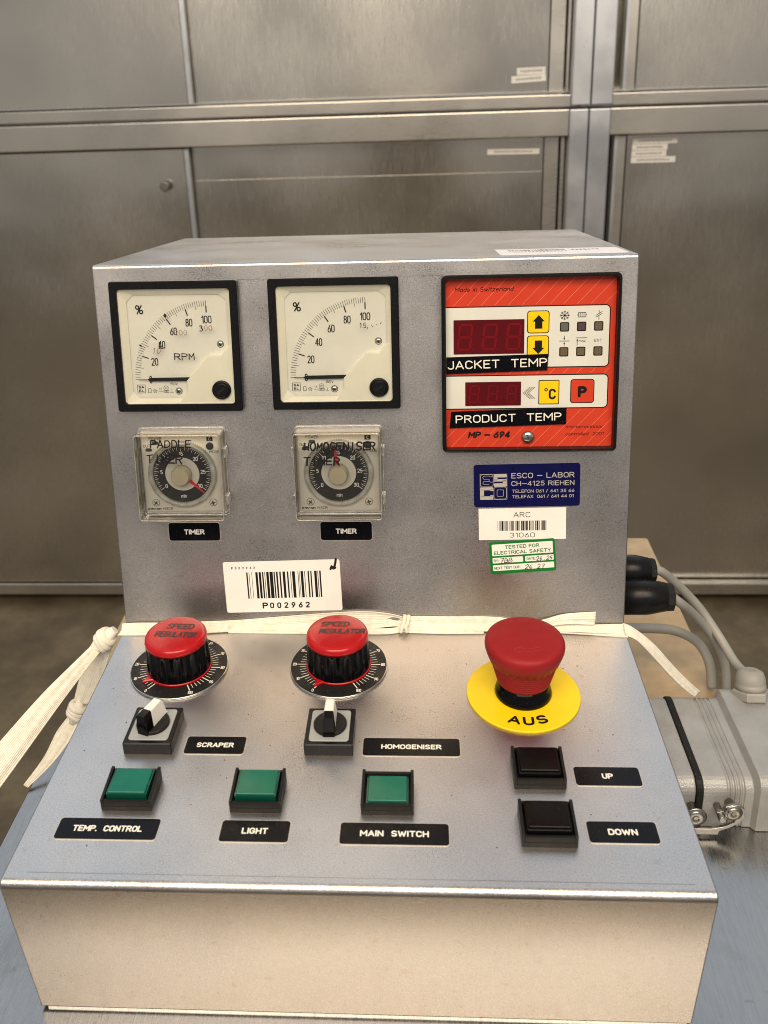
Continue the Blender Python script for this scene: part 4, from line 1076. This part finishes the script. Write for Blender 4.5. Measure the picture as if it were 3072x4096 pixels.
# ------------------------------------------------------------------ crumbs on the deck
rnd = random.Random(12)
def crumbs(mat, n_, r0, r1, spots):
    m = MB()
    for i in range(n_):
        if rnd.random() < .6 and spots:
            sx, sy, sr = rnd.choice(spots); x, v = rnd.gauss(sx, sr), rnd.gauss(sy, sr)
        else: x, v = rnd.uniform(-140, 140), rnd.uniform(14, 168)
        if abs(x) > 143 or v < 11 or v > 172: continue
        r_ = rnd.uniform(r0, r1); a0 = rnd.uniform(0, 6); k = rnd.randint(4, 6)
        pl = [(x+r_*rnd.uniform(.5, 1.2)*math.cos(a0+2*math.pi*j/k), -v+r_*rnd.uniform(.5, 1.2)*math.sin(a0+2*math.pi*j/k)) for j in range(k)]
        m.prism(pl, .02, .02+r_*.5)
    return m
o = tag(obj('red_crumbs', crumbs('crumb_red', 46, .16, .45, [(-131, 56, 2), (-104, 76, 14), (-90, 100, 10), (113, 60, 8), (55, 62, 6), (-40, 80, 20), (30, 80, 18)]), 'crumb_red', console, FD), kind='stuff')
o = tag(obj('dark_crumbs', crumbs('crumb_dark', 80, .10, .42, [(112, 40, 8), (20, 84, 16), (30, 40, 20), (56, 30, 10), (-95, 20, 14), (112, 84, 10)]), 'crumb_dark', console, FD), kind='stuff')

# ================================================================== cloth ribbon
rib = empty('cloth_ribbon', frame((1, 0, 0), (0, 1, 0), (0, 0, 1), P(-160, -10, -10)))
tag(rib, 'cream cloth ribbon tied across the crease of the console', 'ribbon')
def spline(pts, n):
    """Catmull-Rom through tuples"""
    out = []; m = len(pts)
    for i in range(m-1):
        p0, p1, p2, p3 = pts[max(i-1, 0)], pts[i], pts[i+1], pts[min(i+2, m-1)]
        for k in range(n):
            t = k/n
            out.append(tuple(.5*((2*b)+(-a+c)*t+(2*a-5*b+4*c-d)*t*t+(-a+3*b-3*c+d)*t**3) for a, b, c, d in zip(p0, p1, p2, p3)))
    out.append(tuple(pts[-1])); return out
def tape(stations, nseg, ridges, thick, amp, seed=0, bulge=0.):
    """band swept through (edgeA, edgeB) pairs with lengthwise ridges"""
    rows = spline([(*a, *b) for a, b in stations], nseg); m = MB(); rnd = random.Random(seed)
    W_ = ridges*4; ph = [rnd.uniform(0, 6) for _ in range(6)]; vs = []
    for r, row in enumerate(rows):
        a, b = Vector(row[:3]), Vector(row[3:]); nx = rows[min(r+1, len(rows)-1)]; pv = rows[max(r-1, 0)]
        t = (Vector(nx[:3])+Vector(nx[3:])-Vector(pv[:3])-Vector(pv[3:])).normalized(); d = (b-a).normalized(); nrm = d.cross(t).normalized()
        front = []; back = []
        for k in range(W_+1):
            s_ = k/W_; h_ = amp*math.cos(2*math.pi*ridges*s_)+amp*1.6*math.sin(3.1*math.pi*s_+ph[0]+r*.11)+amp*1.1*math.sin(5.3*math.pi*s_+ph[1]-r*.07)+bulge*math.sin(math.pi*s_)
            p = a.lerp(b, s_); front.append(p+nrm*(h_+thick)); back.append(p+nrm*(h_-0*thick))
        vs += front+back[::-1]
    n_ = 2*(W_+1); N = len(rows)
    m.add(vs, [(i*n_+k, (i+1)*n_+k, (i+1)*n_+(k+1) % n_, i*n_+(k+1) % n_) for i in range(N-1) for k in range(n_)], True)
    m.f.append(tuple(range(n_))); m.sm.append(False); m.f.append(tuple((N-1)*n_+k for k in range(n_-1, -1, -1))); m.sm.append(False)
    return m
def UPT(u, v, h): return (u, v*sa-h*ca, v*ca+h*sa)
def DKT(u, v, h): return (u, -v, h)
# main band in the crease: lower edge on the deck, upper edge against the upright
st = []
for u, vt, vd in ((-149, 2.4, 10.0), (-139, 3.0, 10.0), (-120, 3.2, 9.6), (-100, 4.0, 8.4), (-78, 5.0, 6.4), (-50, 7.4, 5.6), (-25, 9.4, 5.0), (-5, 10.4, 4.4), (8, 9.4, 2.6), (15, 8.0, 1.8), (20, 6.8, 3.6), (26, 7.6, 5.4), (45, 7.4, 6.0), (68, 7.4, 6.2), (85, 5.8, 6.4), (105, 3.4, 7.0), (125, 2.6, 8.4), (138, 2.6, 9.6), (147.5, 2.8, 10.4)):
    st.append((DKT(u, vd, 1.1), UPT(u, vt, 1.4)))
obj('band', tape(st, 6, 9, .9, .15, 3, bulge=1.8), 'cloth_cream', rib, FW)
st = [(DKT(u, vd+2.2, .9), DKT(u, vd-1.5, 2.4)) for u, vd in ((-84, 5.2), (-60, 5.6), (-30, 6.0), (-5, 6.4), (10, 6.2), (19, 4.4), (24, 5.0), (45, 5.8), (66, 5.4))]
obj('band', tape(st, 6, 4, .8, .12, 4, bulge=.8), 'cloth_cream', rib, FW)
# frayed loose end standing against the upright
st = [(UPT(92, .5, 4.2), UPT(94, 4.5, 3.4)), (UPT(103, 2.0, 3.6), UPT(102, 6.2, 2.6)), (UPT(114, 3.2, 3.0), UPT(113, 9.0, 1.8)), (UPT(130.0, 2.5, 2.6), UPT(130.8, 10.2, 1.4))]
obj('loose_end', tape(st, 6, 5, .5, .18, 5), 'cloth_cream', rib, FW)
# pinch where it is knotted in the crease
m = MB()
for k, (u0, r_) in enumerate(((19.2, 1.2), (21.4, 1.0))):
    pts = [DKT(u0-1.5+1.5*k, 7.2, 1.2), DKT(u0-.6, 7.0, 4.4), UPT(u0+.3, 4.6, 4.8), UPT(u0+1.2, 8.0, 1.2)]
    m.tube(spline(pts, 5), r_, 8)
obj('knot', m, 'cloth_cream', rib, FW)
# right run to the connector
st = [((146.5, -9.8, 1.4), (146.5, -.6, 3.6)), ((153, -10.2, -2), (152.5, -2.0, 1.2)), ((162, -8.4, -13), (164.5, -2.5, -9.5)), ((176, -1.2, -33), (179, 3.2, -29.5)), ((188, 5.5, -49), (191.5, 9.0, -46)), ((196.5, 12, -59.8), (201, 16, -58.6))]
obj('strand', tape(st, 6, 5, .7, .12, 6), 'cloth_cream', rib, FW)
# left knot
m = MB()
ctr = Vector((-160.5, -3.5, -7.5))
ax = Vector((-.72, -.25, -.62)).normalized(); p1_ = ax.cross(Vector((0, 1, 0))).normalized(); p2_ = ax.cross(p1_)
for k in range(3):
    off = (k-1)*2.9; pts = []
    for i in range(25):
        t = 2*math.pi*i/24; tw = .5*math.sin(t+k)
        pts.append(ctr+ax*(off+2.4*tw)+p1_*(4.6-.6*abs(k-1))*math.cos(t)+p2_*(4.0-.5*abs(k-1))*math.sin(t))
    m.tube(pts, 2.5, 9)
m.tube([ctr-ax*9, ctr-ax*4, ctr+ax*5, ctr+ax*10], 3, 10, [2.6, 4.2, 4.2, 2.8])
obj('knot', m, 'cloth_cream', rib, FW)
# near strand running down past the left of the bench
def facing(cs, wv): return [((x-a*w_/2, y-b*w_/2, z-c*w_/2), (x+a*w_/2, y+b*w_/2, z+c*w_/2)) for (x, y, z, w_), (a, b, c) in zip(cs, wv)]
cs = [(-165, -6, -11.5, 6.5), (-171, -20, -14.5, 8.5), (-179.5, -45.5, -18, 12), (-188, -71.5, -23, 14.5), (-195.5, -93, -28, 16), (-207, -121, -37, 17.5), (-217, -146, -52, 17.5), (-223, -163, -92, 17)]
st = facing(cs, [(.70, -.25, -.66)]*6+[(.74, -.4, -.55)]*2)
obj('strand', tape(st, 7, 15, .8, .15, 7, bulge=-1.2), 'cloth_cream', rib, FW)
# far strand with its second knot, ending on the bench edge
st = [((-157.5, -1, -15), (-169, 1, -12)), ((-163.0, -2, -29), (-175.5, 1, -25)), ((-169.5, -4, -44), (-182, -1, -41)), ((-177, -5, -54), (-185.5, -4, -53))]
obj('strand', tape(st, 6, 9, .8, .13, 8), 'cloth_cream', rib, FW)
m = MB(); ctr = Vector((-184.5, -4.5, -59.5)); ax = Vector((-.4, -.2, -.9)).normalized(); p1_ = ax.cross(Vector((0, 1, 0))).normalized(); p2_ = ax.cross(p1_)
for k in range(3):
    pts = [ctr+ax*((k-1)*3.0+.8*math.sin(2*math.pi*i/20+k))+p1_*4.4*math.cos(2*math.pi*i/20)+p2_*3.8*math.sin(2*math.pi*i/20) for i in range(21)]
    m.tube(pts, 2.1, 8)
m.tube([ctr-ax*8, ctr-ax*3, ctr+ax*4, ctr+ax*9], 3, 10, [2.4, 4.0, 4.0, 2.2])
obj('knot', m, 'cloth_cream', rib, FW)
st = [((-182, -5, -65), (-190, -4, -63)), ((-187, -12, -73.5), (-197, -10, -71)), ((-196, -24, -82.5), (-202, -22, -80)), ((-207, -38, -88.4), (-210, -37, -87.6))]
obj('strand', tape(st, 6, 4, .6, .2, 9), 'cloth_cream', rib, FW)

# ================================================================== connector hood at the right
hood = empty('plug_connector', frame((1, 0, 0), (0, 1, 0), (0, 0, 1), P(200, -20, ZB)))
tag(hood, 'grey cast metal multi-pin connector hood plugged into the console side', 'connector')
HY0, HY1, HZ = -58., 17., -59.9
def hood_sec(d, dz): # cross-section in y,z with rounded top edges
    return [(y, z) for y, z in rrect(HY0+d, HY1-d, ZB+.2, HZ+dz, 8, 6, (0, 0, 1, 1))]
def extrude_x(secs, smooth=True):
    m = MB(); n_ = len(secs[0][1]); vs = [(x, y, z) for x, s_ in secs for y, z in s_]
    fs = [(i*n_+k, i*n_+(k+1) % n_, (i+1)*n_+(k+1) % n_, (i+1)*n_+k) for i in range(len(secs)-1) for k in range(n_)]
    m.add(vs, [f[::-1] for f in fs], False); m.f.append(tuple(range(n_))); m.sm.append(False); N = len(secs)-1
    m.f.append(tuple(N*n_+k for k in range(n_-1, -1, -1))); m.sm.append(False); return m
obj('base_frame', extrude_x([(148.0, hood_sec(.6, 0)), (178.5, hood_sec(.6, 0))]), 'cast_grey', hood, FW, bevel=.8)
obj('gasket', extrude_x([(178.6, hood_sec(-.5, .6)), (182.3, hood_sec(-.5, .6))]), 'rubber', hood, FW, bevel=.5)
secs = [(182.4, hood_sec(0, .2)), (195.2, hood_sec(0, .2))]
for i in range(4):
    x = 195.6+i*2.6; secs += [(x, hood_sec(.7, -.6)), (x+1.0, hood_sec(.7, -.6)), (x+1.3, hood_sec(0, .2)), (x+2.2, hood_sec(0, .2))]
secs += [(209.0, hood_sec(0, .2)), (211.5, hood_sec(-3.0, 4.2)), (262, hood_sec(-3.0, 4.2))]
obj('hood', extrude_x(secs), 'cast_grey', hood, FW, bevel=.4)
m = MB(); m.lathe([(11.0, 0), (11.0, 4), (10.2, 5)], 6, smooth=False); m.lathe([(9.0, 5), (9.0, 8), (8.6, 8.4), (8.8, 9.2), (8.6, 12), (7.4, 15.5), (4.6, 17)], 32)
obj('cable_gland', m, 'cable_grey', hood, frame((1, 0, 0), (0, .35, .937), (0, -.937, .35), P(0, 0, 0)) @ Matrix.Identity(4) if False else frame((1, 0, 0), (0, .94, -.34), (0, .34, .94), P(229, 10, -57.5)))
# locking lever on the front side
yf = HY0-6.0
LV = frame((1, 0, 0), (0, 0, 1), (0, -1, 0), P(0, yf, 0))
m = MB(); outer = [(187.8, -72.2), (189.5, -75.6), (192.5, -76.9), (196.0, -75.8), (198.0, -76.8), (197.2, -79.4), (192.5, -82.0), (186, -83.6), (178, -83.6), (170, -82.5), (170, -87.6), (189.6, -87.6), (190.2, -85.0), (195.5, -82.6), (200.6, -79.0), (202.6, -74.6), (202.2, -70.0), (199.4, -67.2), (195.8, -66.6), (192.0, -68.2), (190.4, -71.0)]
m.prism([(x, z) for x, z in outer], 0, 1.6, .2); obj('locking_lever', m, 'zinc', hood, LV)
for x, z, r_ in ((196.2, -71.8, 4.9), (176.6, -75.0, 6.0)):
    m = MB(); m.lathe([(r_*.5, -6.0), (r_*.5, 1.6), (r_, 1.7), (r_, 2.1), (r_*.8, 2.3), (r_*.72, 2.4), (r_*.70, 2.9), (r_*.62, 3.1), (r_*.24, 3.1), (r_*.2, 2.8)], 36, cx=x, cy=z); obj('pivot', m, 'zinc', hood, LV)
obj('locking_pin', MB().lathe([(1.9, -6.2), (1.9, 4.6), (1.6, 5.0)], 20, cx=189.8, cy=-77.0 + 3.0), 'zinc', hood, LV)

# ================================================================== plugs and cables on the console's right side
def cable_thing(name, label, pts, r, plug=None, group=None):
    root = empty(name, frame((1, 0, 0), (0, 1, 0), (0, 0, 1), P(*pts[-1])))
    tag(root, label, 'cable', 'grey cables beside the console')
    if plug:
        x0, y0, z0, ln, rr = plug; M = frame((0, 1, 0), (0, 0, 1), (1, 0, 0), P(x0, y0, z0))
        m = MB(); m.lathe([(rr, 0), (rr, ln*.52), (rr*.97, ln*.60), (rr*.80, ln*.86), (rr*.76, ln*.87)], 40)
        s_ = obj('plug', m, 'black_plastic', root, M)
        m = MB(); m.lathe([(rr*.80, ln*.87), (rr*.78, ln*.98), (rr*.6, ln)], 8, smooth=False); obj('strain_relief', m, 'black_matte', root, M)
        m = MB(); m.text('◁▷' if False else 'A', -rr*.35, ln*.22, 3.2, 0); 
    obj('sheath', MB().tube(spline(pts, 8), r, 14), 'cable_grey', root, FW)
    return root
cable_thing('plug_cable', 'grey cable with the upper of two black round plugs', [(173, 47, 8.5), (180, 49, 6.5), (194, 57, -9), (210, 60, -28), (221, 50, -43), (226.5, 34, -50.5), (229.5, 20, -50), (230, 13, -53)], 2.9, (147.6, 46, 9.3, 28.0, 9.6))
cable_thing('plug_cable', 'grey cable with the lower of two black round plugs', [(183, 31, -.5), (190, 34, -7.5), (204, 48, -26), (219, 55, -47), (226.0, 50, -62), (227, 44, -75), (225, 38, -86.6)], 2.9, (147.6, 31, -.1, 36.0, 10.9))
cable_thing('signal_cable', 'plain grey cable coming out from behind the console', [(146, 71, -48), (165, 70, -50.4), (184, 72, -52.4), (200, 73, -55), (214, 69, -61), (221, 62, -72), (222, 54, -86.6)], 3.2)
